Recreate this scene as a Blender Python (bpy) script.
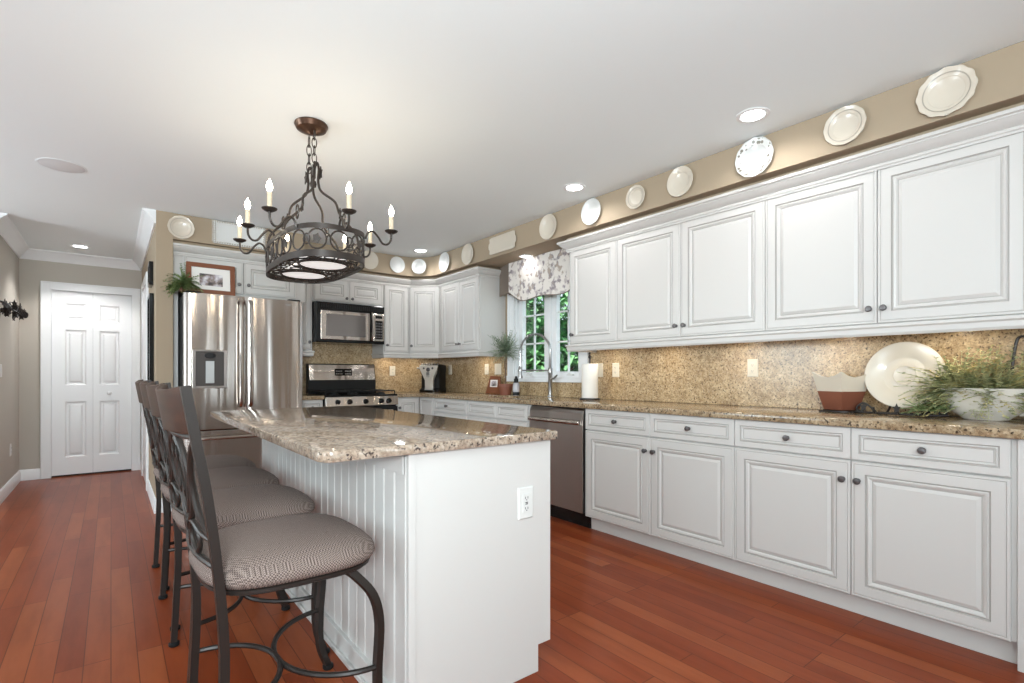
import bpy, bmesh, math, random
from mathutils import Vector, Matrix
PI = math.pi
random.seed(7)
for o in list(bpy.data.objects): bpy.data.objects.remove(o)
S = bpy.context.scene
COL = S.collection

# ------------------------------------------------------------------ camera
CAM_H = 1.112
YAW = math.atan(401/512)
cd = bpy.data.cameras.new('camera'); cam = bpy.data.objects.new('camera', cd); COL.objects.link(cam)
cam.location = (0, 0, CAM_H); cam.rotation_euler = (PI/2, 0, -YAW)
cd.sensor_width = 36; cd.lens = 18.0; cd.shift_y = 33.5/1024; cd.clip_start = .02
S.camera = cam
S.view_settings.view_transform = 'Standard'; S.view_settings.look = 'None'
S.view_settings.gamma = 1; S.view_settings.use_curve_mapping = False
S.view_settings.exposure = 0.27
S.view_settings.use_white_balance = True; S.view_settings.white_balance_temperature = 6050; S.view_settings.white_balance_tint = 10

# ------------------------------------------------------------------ world, sun, window light
w = bpy.data.worlds.new('world'); S.world = w; w.use_nodes = True
bg = w.node_tree.nodes['Background']; bg.inputs[0].default_value = (.80, .90, 1.0, 1); bg.inputs[1].default_value = 1.3
sd = bpy.data.lights.new('sun', 'SUN'); sd.energy = 6.0; sd.angle = .02; sd.color = (1, .95, .86)
so = bpy.data.objects.new('sun', sd); COL.objects.link(so)
so.rotation_euler = Vector((.55, .30, -.78)).to_track_quat('-Z', 'Y').to_euler(); so.location = (0, 0, 9)

def area(name, loc, target, sx, sy, power, color=(1, 1, 1), spread=PI):
    l = bpy.data.lights.new(name, 'AREA'); l.shape = 'RECTANGLE'; l.size = sx; l.size_y = sy
    l.energy = power; l.color = color; l.spread = spread
    o = bpy.data.objects.new(name, l); COL.objects.link(o); o.location = loc
    o.rotation_euler = (Vector(target)-Vector(loc)).to_track_quat('-Z', 'Y').to_euler()
    return o
# daylight lamps in unseen dining-end windows, tilted up to brighten the ceiling
REAR_WIN = [(-1.55, 2.4, .75, 2.2), (1.45, .12, .25, 2.15), (2.45, .22, .25, 2.15), (2.95, .12, .25, 2.15)]   # x centre, width, z0, z1
YR = -3.4; XL = -3.6
for x, wd, z0, z1 in REAR_WIN:
    area('window_daylight', (x, YR+.03, (z0+z1)/2), (x, 10, (z0+z1)/2+6.5), wd, z1-z0, 19*wd*(z1-z0), (.86, .97, .97))
LEFT_WIN = [(.1, 1.5, .75, 2.15), (4.3, 1.6, .6, 2.2)]  # unseen side windows, added and placed to light the stools and hall
for y, wd, z0, z1 in LEFT_WIN:
    area('window_daylight', (XL+.03, y, (z0+z1)/2), (10, y, (z0+z1)/2+8.0), wd, z1-z0, (16 if y < 2 else 34)*wd*(z1-z0), (.86, .97, .97))

# the photographer's flash, bounced off the ceiling from beside the camera
area('bounced_flash', (-.55, -.75, 1.50), (.65, 1.9, 2.44+1.0), .5, .5, 84, (.90, .98, .95), math.radians(158))

# ------------------------------------------------------------------ materials
def mat(name, col=(.8, .8, .8), rough=.5, metal=0, **k):
    m = bpy.data.materials.new(name); m.use_nodes = True
    b = m.node_tree.nodes['Principled BSDF']
    b.inputs['Base Color'].default_value = (*col, 1); b.inputs['Roughness'].default_value = rough
    b.inputs['Metallic'].default_value = metal
    if 'emit' in k:
        b.inputs['Emission Color'].default_value = (*k['emit'], 1); b.inputs['Emission Strength'].default_value = k['es']
    if 'coat' in k: b.inputs['Coat Weight'].default_value = k['coat']; b.inputs['Coat Roughness'].default_value = .08
    if 'trans' in k: b.inputs['Transmission Weight'].default_value = k['trans']
    if 'ior' in k: b.inputs['IOR'].default_value = k['ior']
    if 'spec' in k: b.inputs['Specular IOR Level'].default_value = k['spec']
    return m
class NT:
    def __init__(s, m): s.m = m; s.t = m.node_tree; s.b = s.t.nodes['Principled BSDF']
    def n(s, typ, **k):
        nd = s.t.nodes.new(typ)
        for a, v in k.items():
            if a in nd.inputs.keys(): nd.inputs[a].default_value = v
            else: setattr(nd, a, v)
        return nd
    def l(s, a, b): s.t.links.new(a, b)
    def coord(s, scale=(1, 1, 1), rot=(0, 0, 0), loc=(0, 0, 0), kind='Object'):
        tc = s.n('ShaderNodeTexCoord'); mp = s.n('ShaderNodeMapping')
        mp.inputs['Scale'].default_value = scale; mp.inputs['Rotation'].default_value = rot; mp.inputs['Location'].default_value = loc
        s.l(tc.outputs[kind], mp.inputs['Vector']); return mp.outputs['Vector']
    def ramp(s, fac, stops, interp='LINEAR'):
        r = s.n('ShaderNodeValToRGB'); r.color_ramp.interpolation = interp
        e = r.color_ramp.elements
        while len(e) < len(stops): e.new(.5)
        for i, (p, c) in enumerate(stops): e[i].position = p; e[i].color = (*c, 1)
        s.l(fac, r.inputs[0]); return r.outputs[0]
    def mix(s, fac, a, b, blend='MIX'):
        x = s.n('ShaderNodeMix', data_type='RGBA', blend_type=blend)
        for sock, v in ((x.inputs[0], fac), (x.inputs[6], a), (x.inputs[7], b)):
            if isinstance(v, (int, float)): sock.default_value = v
            elif isinstance(v, tuple): sock.default_value = (*v, 1)
            else: s.l(v, sock)
        return x.outputs[2]
    def bump(s, h, strength=.2, dist=.01):
        b = s.n('ShaderNodeBump'); b.inputs['Strength'].default_value = strength; b.inputs['Distance'].default_value = dist
        s.l(h, b.inputs['Height']); s.l(b.outputs[0], s.b.inputs['Normal'])

M = {}
M['cab'] = mat('cabinet_paint', (.62, .597, .570), .38)
M['glaze'] = mat('cabinet_glaze_line', (.43, .405, .38), .45)
M['trim'] = mat('trim_paint', (.84, .84, .84), .35)
M['ceil'] = mat('ceiling_paint', (.85, .89, .895), .9)
M['wall'] = mat('wall_paint_tan', (.375, .295, .205), .8)
M['wallg'] = mat('wall_paint_hall', (.50, .46, .40), .8)
M['knob'] = mat('knob_metal', (.16, .15, .15), .35, .8)
M['iron'] = mat('bronze_iron', (.026, .020, .017), .4, .3)
M['iron2'] = mat('chandelier_iron', (.040, .031, .026), .42, .45)
M['bronze'] = mat('canopy_bronze', (.10, .055, .035), .33, .8)
M['black'] = mat('black_gloss', (.006, .006, .006), .12, spec=.3)
M['blackm'] = mat('black_matte', (.012, .012, .012), .5, spec=.25)
M['ss'] = mat('stainless', (.50, .45, .41), .17, 1.0)
M['ss3'] = mat('dispenser_grey', (.06, .05, .045), .3, .5)
M['ss2'] = mat('stainless_dark', (.40, .37, .35), .28, 1.0)
M['chrome'] = mat('brushed_nickel', (.42, .41, .40), .28, 1.0)
M['cream'] = mat('cream_ceramic', (.66, .59, .49), .25, coat=.4)
M['white'] = mat('white_ceramic', (.70, .70, .68), .2, coat=.4)
M['pcream'] = mat('planter_ceramic', (.66, .61, .54), .25, coat=.4)
M['greyw'] = mat('plate_grey_pattern', (.42, .37, .31), .3)
M['plastic'] = mat('outlet_plastic', (.72, .71, .68), .35)
M['plasticc'] = mat('outlet_almond', (.72, .65, .53), .35)
M['slot'] = mat('outlet_slot', (.08, .08, .08), .5)
M['terra'] = mat('terracotta', (.22, .075, .042), .55)
M['redw'] = mat('cherry_frame', (.20, .066, .028), .35)
M['matb'] = mat('picture_mat', (.85, .82, .78), .6)
M['leaf'] = mat('fern_leaf', (.14, .22, .08), .55)
M['leaf2'] = mat('grey_green_leaf', (.20, .27, .17), .6)
M['leaf3'] = mat('olive_leaf', (.30, .30, .13), .55)
M['leaf4'] = mat('yellow_sprig', (.55, .47, .20), .55)
M['stem'] = mat('stem_brown', (.16, .10, .06), .7)
M['paper'] = mat('paper_towel', (.88, .84, .78), .9)
M['can'] = mat('lamp_lens', (1, 1, 1), .5, emit=(1, .97, .92), es=14)
M['bulb'] = mat('candle_bulb', (1, 1, 1), .5, emit=(1, .86, .62), es=45)
M['glow'] = mat('downlight_glass', (.95, .93, .9), .4, emit=(1, .95, .88), es=.5)
M['candle'] = mat('candle_sleeve', (.60, .50, .36), .5)
M['lawn'] = mat('lawn', (.10, .20, .05), .9)
M['treel'] = mat('tree_leaf', (.10, .30, .10), .5)
M['trunk'] = mat('tree_bark', (.10, .07, .05), .8)
M['taupe'] = mat('valance_lining', (.20, .16, .13), .85)
M['glassd'] = mat('oven_glass', (.02, .02, .022), .06)
M['mwglass'] = mat('microwave_glass', (.20, .18, .17), .12, .6)

# floor planks
m = M['floor'] = mat('cherry_floor', (.3, .1, .05), .16, ior=1.33); t = NT(m)
v = t.coord(rot=(0, 0, PI/2))
br = t.n('ShaderNodeTexBrick'); br.offset = .37; br.offset_frequency = 3
for k_, x_ in (('Scale', 1.0), ('Mortar Size', .0016), ('Mortar Smooth', .1), ('Bias', 0), ('Brick Width', .85), ('Row Height', .083)): br.inputs[k_].default_value = x_
br.inputs['Color1'].default_value = (0, 0, 0, 1); br.inputs['Color2'].default_value = (1, 1, 1, 1); br.inputs['Mortar'].default_value = (.5, .5, .5, 1)
t.l(v, br.inputs['Vector'])
base = t.ramp(br.outputs['Color'], [(0, (.205, .039, .012)), (.5, (.245, .051, .016)), (1, (.300, .076, .025))])
gn = t.n('ShaderNodeTexNoise'); gn.inputs['Scale'].default_value = 2.6; gn.inputs['Detail'].default_value = 3; gn.inputs['Roughness'].default_value = .6
t.l(t.coord(scale=(5, .7, 1)), gn.inputs['Vector'])
gr = t.ramp(gn.outputs[0], [(.3, (.80, .75, .73)), (.55, (1, 1, 1)), (.8, (1.12, 1.12, 1.12))])
c = t.mix(1.0, base, gr, 'MULTIPLY')
c = t.mix(br.outputs['Fac'], c, (.10, .022, .009))
t.l(c, t.b.inputs['Base Color'])
t.b.inputs['Specular IOR Level'].default_value = .26
t.b.inputs['Roughness'].default_value = .28

# granites
def granite(name, c0, c1, c2, dark, sc=1.0, rough=.1, darkamt=.5):
    m = mat(name, c1, rough); t = NT(m); v = t.coord()
    def noise(s, d=6, r=.65, vec=v):
        n = t.n('ShaderNodeTexNoise'); n.inputs['Scale'].default_value = s*sc; n.inputs['Detail'].default_value = d; n.inputs['Roughness'].default_value = r
        t.l(vec, n.inputs['Vector']); return n.outputs[0]
    a = t.ramp(noise(9), [(.35, c0), (.5, c1), (.66, c2)])
    b = t.ramp(noise(48, 4, .7), [(.36, c0), (.5, c1), (.62, c2)])
    c = t.mix(.6, a, b)
    vo = t.n('ShaderNodeTexVoronoi'); vo.inputs['Scale'].default_value = 120*sc; t.l(v, vo.inputs['Vector'])
    cells = t.ramp(vo.outputs['Color'], [(.25, (.55, .5, .45)), (.5, (1, 1, 1)), (.85, (1.25, 1.22, 1.18))])
    c = t.mix(.5, c, cells, 'MULTIPLY')
    f = t.ramp(noise(75, 3, .6), [(.60-.04*darkamt, (0, 0, 0)), (.68-.04*darkamt, (1, 1, 1))])
    c = t.mix(f, c, dark)
    f2 = t.ramp(noise(22, 5, .75), [(.60, (0, 0, 0)), (.72, (.8, .8, .8))])
    c = t.mix(f2, c, tuple(.5*(x+y) for x, y in zip(dark, c0)))
    t.l(c, t.b.inputs['Base Color'])
    return m
M['gran'] = granite('granite_gold', (.20, .13, .075), (.36, .26, .155), (.50, .40, .27), (.045, .03, .02), 1.0, .12, 1.0)
M['gisl'] = granite('granite_island', (.23, .17, .13), (.375, .29, .22), (.50, .43, .355), (.06, .045, .04), 1.0, .06, .9)
M['gsplash'] = granite('granite_backsplash', (.27, .175, .09), (.47, .335, .185), (.62, .48, .30), (.085, .055, .03), 1.15, .22, .7)

# brushed stainless with soft vertical waviness
for key in ('ss', 'ss2'):
    t = NT(M[key]); n = t.n('ShaderNodeTexNoise'); n.inputs['Scale'].default_value = 1.0; n.inputs['Detail'].default_value = 1
    t.l(t.coord(scale=(6, 6, .2)), n.inputs['Vector']); t.bump(n.outputs[0], .6, .02)
    tg = t.n('ShaderNodeTangent', direction_type='RADIAL', axis='Z'); t.l(tg.outputs[0], t.b.inputs['Tangent']); t.b.inputs['Anisotropic'].default_value = .9; t.b.inputs['Anisotropic Rotation'].default_value = .25
# woven seat fabric
m = M['fabric'] = mat('woven_fabric', (.22, .17, .145), .85); t = NT(m)
v = t.coord(scale=(240, 240, 240)); ch = t.n('ShaderNodeTexChecker'); ch.inputs['Scale'].default_value = 1.0
t.l(v, ch.inputs['Vector']); ch.inputs['Color1'].default_value = (.078, .052, .043, 1); ch.inputs['Color2'].default_value = (.28, .215, .185, 1)
t.l(ch.outputs[0], t.b.inputs['Base Color']); t.bump(ch.outputs[1], .3, .001)
# stool wood
m = M['wood'] = mat('stool_wood', (.14, .07, .045), .35, spec=.15); t = NT(m)
n = t.n('ShaderNodeTexNoise'); n.inputs['Scale'].default_value = 5; n.inputs['Detail'].default_value = 6; t.l(t.coord(scale=(8, 1, 8)), n.inputs['Vector'])
t.l(t.ramp(n.outputs[0], [(.3, (.028, .012, .007)), (.7, (.060, .026, .014))]), t.b.inputs['Base Color'])
# toile valance
m = M['toile'] = mat('toile_fabric', (.7, .66, .62), .85); t = NT(m); v = t.coord()
n1 = t.n('ShaderNodeTexNoise'); n1.inputs['Scale'].default_value = 10; n1.inputs['Detail'].default_value = 3; t.l(v, n1.inputs['Vector'])
n2 = t.n('ShaderNodeTexNoise'); n2.inputs['Scale'].default_value = 20; n2.inputs['Detail'].default_value = 5; t.l(v, n2.inputs['Vector'])
c = t.ramp(n1.outputs[0], [(.38, (.62, .57, .53)), (.47, (.42, .36, .36)), (.53, (.20, .17, .20)), (.62, (.40, .32, .26))])
f = t.ramp(n2.outputs[0], [(.50, (0, 0, 0)), (.58, (.9, .9, .9))])
t.l(t.mix(f, (.76, .71, .66), c), t.b.inputs['Base Color'])
# ceramic rims with floral marks
m = M['floral'] = mat('floral_rim', (.8, .8, .78), .25); t = NT(m)
vo = t.n('ShaderNodeTexVoronoi'); vo.inputs['Scale'].default_value = 42; t.l(t.coord(), vo.inputs['Vector'])
t.l(t.ramp(vo.outputs[0], [(.30, (.24, .22, .18)), (.42, (.80, .80, .77))]), t.b.inputs['Base Color'])
# picture
m = M['photo'] = mat('photo_print', (.4, .35, .33), .4); t = NT(m)
n = t.n('ShaderNodeTexNoise'); n.inputs['Scale'].default_value = 16; n.inputs['Detail'].default_value = 4; t.l(t.coord(), n.inputs['Vector'])
t.l(t.ramp(n.outputs[0], [(.36, (.05, .045, .05)), (.47, (.28, .22, .20)), (.55, (.50, .46, .50)), (.66, (.80, .78, .78))]), t.b.inputs['Base Color'])
# leaf variation
for key, a_, b_ in (('treel', (.045, .16, .06), (.24, .50, .20)), ('leaf', (.11, .17, .05), (.34, .42, .18)), ('leaf3', (.24, .27, .12), (.56, .54, .28)), ('leaf2', (.18, .24, .15), (.40, .46, .32))):
    t = NT(M[key]); n = t.n('ShaderNodeTexNoise'); n.inputs['Scale'].default_value = 3 if key == 'treel' else 25
    t.l(t.coord(), n.inputs['Vector']); t.l(t.ramp(n.outputs[0], [(.38, a_), (.62, b_)]), t.b.inputs['Base Color'])

# ------------------------------------------------------------------ mesh helpers
class MB:
    def __init__(s): s.bm = bmesh.new(); s.M = Matrix()
    def v(s, p): return s.bm.verts.new(s.M @ Vector(p))
    def f(s, vs, mi=0):
        try: fc = s.bm.faces.new(vs); fc.material_index = mi; return fc
        except ValueError: return None
    def box(s, x0, x1, y0, y1, z0, z1, mi=0):
        c = [s.v((x, y, z)) for z in (z0, z1) for x, y in ((x0, y0), (x1, y0), (x1, y1), (x0, y1))]
        for q in ((3, 2, 1, 0), (4, 5, 6, 7), (0, 1, 5, 4), (1, 2, 6, 5), (2, 3, 7, 6), (3, 0, 4, 7)): s.f([c[i] for i in q], mi)
        return s
    def loops(s, rings, cap0=True, cap1=True, mi=0, mis=None, closed=True):
        R = [[s.v(p) for p in r] for r in rings]
        n = len(R[0])
        for i in range(len(R)-1):
            mm = mis[i] if mis else mi
            for j in range(n if closed else n-1): s.f([R[i][j], R[i][(j+1) % n], R[i+1][(j+1) % n], R[i+1][j]], mm)
        if cap0: s.f(R[0][::-1], mis[0] if mis else mi)
        if cap1: s.f(R[-1], mis[-1] if mis else mi)
        return s
    def lathe(s, prof, c=(0, 0, 0), seg=24, mi=0, sx=1, sy=1, wob=None, mis=None, cap=True):
        rings = []
        for r, z in prof:
            ring = []
            for k in range(seg):
                a = 2*PI*k/seg; q = r*(wob(a, r) if wob else 1)
                ring.append((c[0]+q*math.cos(a)*sx, c[1]+q*math.sin(a)*sy, c[2]+z))
            rings.append(ring)
        return s.loops(rings, cap, cap, mi, mis)
    def tube(s, pts, r=.01, seg=8, closed=False, mi=0, flat=1.0, up=(0, 0, 1)):
        P = [Vector(p) for p in pts]; n = len(P); rings = []
        nrm = None
        for i in range(n):
            if closed: d = P[(i+1) % n]-P[i-1]
            else: d = P[min(i+1, n-1)]-P[max(i-1, 0)]
            if d.length < 1e-9: d = Vector((0, 0, 1))
            d.normalize()
            if nrm is None:
                u = Vector(up)
                if abs(u.dot(d)) > .95: u = Vector((1, 0, 0))
                nrm = (u - d*u.dot(d)).normalized()
            else:
                nrm = nrm - d*nrm.dot(d)
                nrm = nrm.normalized() if nrm.length > 1e-6 else Vector((1, 0, 0))
            b = d.cross(nrm); rad = r[i] if isinstance(r, (list, tuple)) else r
            rings.append([P[i]+(nrm*math.cos(2*PI*k/seg)*flat+b*math.sin(2*PI*k/seg))*rad for k in range(seg)])
        if closed: rings.append(rings[0])
        return s.loops(rings, not closed, not closed, mi)
    def sweep(s, prof, path, closed=False, mi=0, caps=True):
        # prof [(out, z)]; path [(x, y)]; out is measured to the RIGHT of travel
        n = len(path); rings = []
        for i in range(n):
            def nr(a, b):
                dx, dy = b[0]-a[0], b[1]-a[1]; L = math.hypot(dx, dy); return Vector((dy/L, -dx/L))
            if closed: n0 = nr(path[i-1], path[i]); n1 = nr(path[i], path[(i+1) % n])
            else:
                n0 = nr(path[i-1], path[i]) if i else None; n1 = nr(path[i], path[i+1]) if i < n-1 else None
                n0 = n0 or n1; n1 = n1 or n0
            mv = (n0+n1)/(1+n0.dot(n1))
            rings.append([(path[i][0]+mv.x*o, path[i][1]+mv.y*o, z) for o, z in prof])
        if closed: rings.append(rings[0])
        return s.loops(rings, caps and not closed, caps and not closed, mi)
    def build(s, name, mats, parent=None, smooth=True, bev=0, loc=None, angle=35, sub=0):
        me = bpy.data.meshes.new(name)
        bmesh.ops.remove_doubles(s.bm, verts=s.bm.verts, dist=1e-6)
        bmesh.ops.recalc_face_normals(s.bm, faces=s.bm.faces)
        s.bm.to_mesh(me); s.bm.free()
        if not isinstance(mats, (list, tuple)): mats = [mats]
        for m_ in mats: me.materials.append(m_)
        if smooth:
            me.polygons.foreach_set('use_smooth', [True]*len(me.polygons)); me.set_sharp_from_angle(angle=math.radians(angle))
        o = bpy.data.objects.new(name, me); COL.objects.link(o)
        if parent: o.parent = parent
        if loc: o.location = loc
        if bev:
            b = o.modifiers.new('bevel', 'BEVEL'); b.width = bev; b.segments = 2; b.limit_method = 'ANGLE'; b.angle_limit = math.radians(40); b.harden_normals = False
        if sub:
            b = o.modifiers.new('sub', 'SUBSURF'); b.levels = sub; b.render_levels = sub
        return o
def tag(o, label, cat, group=None, kind=None):
    o['label'] = label; o['category'] = cat
    if group: o['group'] = group
    if kind: o['kind'] = kind
    return o
def thing(name, label, cat, loc=(0, 0, 0), rz=0, group=None):
    o = bpy.data.objects.new(name, None); COL.objects.link(o); o.location = loc; o.rotation_euler = (0, 0, rz)
    o.empty_display_size = .05
    return tag(o, label, cat, group)
def struct(o): o['kind'] = 'structure'; return o
def copy_tree(o, parent=None):
    c = o.copy(); COL.objects.link(c)
    if parent: c.parent = parent
    for ch in list(o.children): copy_tree(ch, c)
    return c
def bez(p0, p1, p2, p3, n=10):
    p0, p1, p2, p3 = map(Vector, (p0, p1, p2, p3)); r = []
    for i in range(n+1):
        t = i/n; u = 1-t
        r.append(p0*u**3+p1*3*u*u*t+p2*3*u*t*t+p3*t**3)
    return r
def spline(pts, n=6):
    P = [Vector(p) for p in pts]; P = [P[0]*2-P[1]]+P+[P[-1]*2-P[-2]]; out = []
    for i in range(1, len(P)-2):
        for k in range(n):
            t = k/n; a, b, c, d = P[i-1:i+3]
            out.append(.5*((2*b)+(c-a)*t+(2*a-5*b+4*c-d)*t*t+(3*b-a-3*c+d)*t**3))
    out.append(P[-2]); return out

# ------------------------------------------------------------------ room shell
CEIL = 2.44; XW = 3.29; YB = 5.70; YH = 7.42; XHL = -.76; XP = .285; YS = 5.01
Y0 = YR
def sbox(name, *a, m='wall', bev=0): return struct(MB().box(*a).build(name, M[m], smooth=False, bev=bev))
sbox('floor', XL-.15, XW+.15, Y0-.15, YH+.15, -.1, 0, m='floor')
sbox('ceiling', XL-.15, XW+.15, Y0-.15, YH+.15, CEIL, CEIL+.12, m='ceil')
# right wall with the kitchen window opening
WY0, WY1, WZ0, WZ1 = 3.20, 4.15, 1.10, 2.06
b = MB(); b.box(XW, XW+.15, Y0, WY0, 0, CEIL); b.box(XW, XW+.15, WY1, YH+.15, 0, CEIL)
b.box(XW, XW+.15, WY0, WY1, 0, WZ0); b.box(XW, XW+.15, WY0, WY1, WZ1, CEIL)
struct(b.build('wall_right', M['wall'], smooth=False))
sbox('wall_back', XP+.12, XW, YB, YB+.12, 0, CEIL)
sbox('wall_partition', XP, XP+.115, YS, YH, 0, CEIL)
sbox('wall_left', XHL-.12, XHL, 5.85, YH, 0, CEIL, m='wallg')
sbox('wall_dining_return', XL, XHL-.12, 5.85, 5.97, 0, CEIL, m='wallg')
# hall end wall with door opening
DX0, DX1, DZ = -.52, .20, 2.045
b = MB(); b.box(XHL-.12, DX0, YH, YH+.13, 0, CEIL); b.box(DX1, XP, YH, YH+.13, 0, CEIL); b.box(DX0, DX1, YH, YH+.13, DZ, CEIL)
b.box(DX0, DX1, YH+.10, YH+.13, 0, DZ)
struct(b.build('wall_hall_end', M['wallg'], smooth=False))
# dining end walls with openings for the rear and the added side windows
b = MB(); xs = sorted(REAR_WIN); cur = XL-.15
for x, wd, z0, z1 in xs:
    b.box(cur, x-wd/2, Y0-.12, Y0, 0, CEIL); b.box(x-wd/2, x+wd/2, Y0-.12, Y0, 0, z0); b.box(x-wd/2, x+wd/2, Y0-.12, Y0, z1, CEIL); cur = x+wd/2
b.box(cur, XW+.15, Y0-.12, Y0, 0, CEIL)
struct(b.build('wall_rear', M['wallg'], smooth=False))
b = MB(); cur = Y0
for y, wd, z0, z1 in LEFT_WIN:
    b.box(XL-.12, XL, cur, y-wd/2, 0, CEIL); b.box(XL-.12, XL, y-wd/2, y+wd/2, 0, z0); b.box(XL-.12, XL, y-wd/2, y+wd/2, z1, CEIL); cur = y+wd/2
b.box(XL-.12, XL, cur, 5.97, 0, CEIL)
struct(b.build('wall_dining_left', M['wallg'], smooth=False))
k_ = 2
for x, wd, z0, z1 in REAR_WIN:
    b = MB()
    for q in ((x-wd/2-.07, x-wd/2, z0-.07, z1+.07), (x+wd/2, x+wd/2+.07, z0-.07, z1+.07), (x-wd/2, x+wd/2, z1, z1+.07), (x-wd/2, x+wd/2, z0-.07, z0), (x-.012, x+.012, z0, z1)):
        b.box(q[0], q[1], Y0-.02, Y0+.02, q[2], q[3])
    struct(b.build('window_%d' % k_, M['trim'], smooth=False)); k_ += 1
for y, wd, z0, z1 in LEFT_WIN:
    b = MB()
    for q in ((y-wd/2-.07, y-wd/2, z0-.07, z1+.07), (y+wd/2, y+wd/2+.07, z0-.07, z1+.07), (y-wd/2, y+wd/2, z1, z1+.07), (y-wd/2, y+wd/2, z0-.07, z0), (y-.012, y+.012, z0, z1)):
        b.box(XL-.02, XL+.02, q[0], q[1], q[2], q[3])
    struct(b.build('window_%d' % k_, M['trim'], smooth=False)); k_ += 1

# soffit (bulkhead) with a small curved corner
SZ = 2.226; XS = 2.85
pts = [(XP+.1155, YS), (1.44, YS), (1.44, 5.26), (2.56, 5.26)]
for k in range(1, 8):
    a = k/8*PI/2; pts.append((2.56+(XS-2.56)*math.sin(a), 4.97+(5.26-4.97)*math.cos(a)))
pts += [(XS, 4.97), (XS, Y0)]
outer = [(XW, Y0), (XW, YB), (XP+.1155, YB)]
b = MB(); poly = pts+outer
b.loops([[(x, y, SZ) for x, y in poly], [(x, y, CEIL-.002) for x, y in poly]])
# keep the partition end and the soffit flush: start the soffit beyond the partition
so_ = struct(b.build('wall_soffit', M['wall'], smooth=True, angle=25))

# hall crown mouldings, baseboards, door casing
CP = [(0, -.105), (.012, -.105), (.018, -.09), (.04, -.06), (.062, -.03), (.075, -.018), (.088, -.012), (.088, 0), (0, 0)]
def crown(name, path, z=CEIL): return struct(MB().sweep([(o, z+h) for o, h in CP], path).build(name, M['trim'], angle=25))
crown('trim_1', [(XHL, 5.87), (XHL, YH), (XP, YH), (XP, YS+.0)][::1])
BP = [(0, 0), (.014, 0), (.014, .085), (.010, .10), (.006, .112), (0, .115)]
def base(name, path): return struct(MB().sweep(BP, path).build(name, M['trim'], angle=25))
base('baseboard_left', [(XHL, 5.85), (XHL, YH), (DX0-.075, YH)])
base('baseboard_hall_end', [(DX1+.075, YH), (XP, YH), (XP, 7.02)])
base('baseboard_partition', [(XP, 6.02), (XP, YS), (XP+.115, YS)])
base('baseboard_dining', [(XL, Y0), (XL, 5.85), (XHL-.12, 5.85)])
CA = [(0, 0), (0, .018), (.012, .022), (.055, .018), (.07, .012), (.07, 0)]
b = MB()
def casing_xz(b, x0, x1, z, y, wd=.072, th=.02):
    b.box(x0-wd, x0, y-th, y, 0, z+wd); b.box(x1, x1+wd, y-th, y, 0, z+wd); b.box(x0, x1, y-th, y, z, z+wd)
    b.box(x0-wd, x0-wd+.014, y-th-.006, y-th, 0, z+wd); b.box(x1+wd-.014, x1+wd, y-th-.006, y-th, 0, z+wd); b.box(x0-wd+.014, x1+wd-.014, y-th-.006, y-th, z+wd-.014, z+wd)
    b.box(x0-.004, x0+.012, y-.02, y+.10, 0, z); b.box(x1-.012, x1+.004, y-.02, y+.10, 0, z); b.box(x0, x1, y-.02, y+.10, z-.012, z)
casing_xz(b, DX0, DX1, DZ, YH)
struct(b.build('trim_2', M['trim'], smooth=False, bev=.002))
# side doorway in the partition (casing around a dark opening panel)
b = MB(); yy0, yy1, zz = 6.10, 6.95, 2.03
b.box(XP-.02, XP, yy0-.075, yy0, 0, zz+.075); b.box(XP-.02, XP, yy1, yy1+.075, 0, zz+.075); b.box(XP-.02, XP, yy0, yy1, zz, zz+.075)
struct(b.build('trim_3', M['trim'], smooth=False, bev=.002))
d2 = MB().box(XP-.008, XP+.001, yy0, yy1, .01, zz).build('door_2', M['trim'], smooth=False); struct(d2)

# hall bifold door: two leaves with three raised panels each
door = bpy.data.objects.new('door_1', None); COL.objects.link(door); door['kind'] = 'structure'
door.location = (DX0, YH, 0)
def ring(x0, x1, z0, z1, y): return [(x0, y, z0), (x1, y, z0), (x1, y, z1), (x0, y, z1)]
def panel(b, x0, x1, z0, z1, steps, mis=None):
    # steps: [(inset, y)] rings of a moulded panel
    b.loops([ring(x0+i, x1-i, z0+i, z1-i, y) for i, y in steps], cap0=False, cap1=True, mis=mis)
def leaf(x0, x1, sl, sr):
    b = MB(); z0, z1 = .018, 2.03; yf = .012
    zs = [(.21, .82), (1.0, 1.61), (1.71, 1.90)]
    px0, px1 = x0+sl, x1-sr
    b.box(x0, px0, yf, .045, z0, z1); b.box(px1, x1, yf, .045, z0, z1)
    cur = z0
    for a, c in zs: b.box(px0, px1, yf, .045, cur, a); cur = c
    b.box(px0, px1, yf, .045, cur, z1)
    b.box(px0, px1, .03, .045, z0, z1)
    for a, c in zs: panel(b, px0, px1, a, c, [(0, yf), (.012, .024), (.016, .026), (.03, .026), (.045, .016), (.05, .015)])
    return b.build('door_leaf', M['trim'], door, smooth=True, angle=20)
W_ = DX1-DX0
leaf(.013, W_/2-.001, .110, .055); l2 = leaf(W_/2+.001, W_-.013, .055, .110)
b = MB(); b.M = Matrix.Translation((W_/2+.145, .012, .905)) @ Matrix.Rotation(PI/2, 4, 'X')
b.lathe([(.008, 0), (.008, .014), (.019, .022), (.022, .032), (.016, .042), (.001, .045)], seg=20)
b.build('knob', M['trim'], l2)
sbox('dark_gap_backing', DX0+.01, DX1-.01, YH+.055, YH+.09, 0, DZ, m='blackm')  # black sheet behind the door leaves, so their gaps show dark

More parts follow.
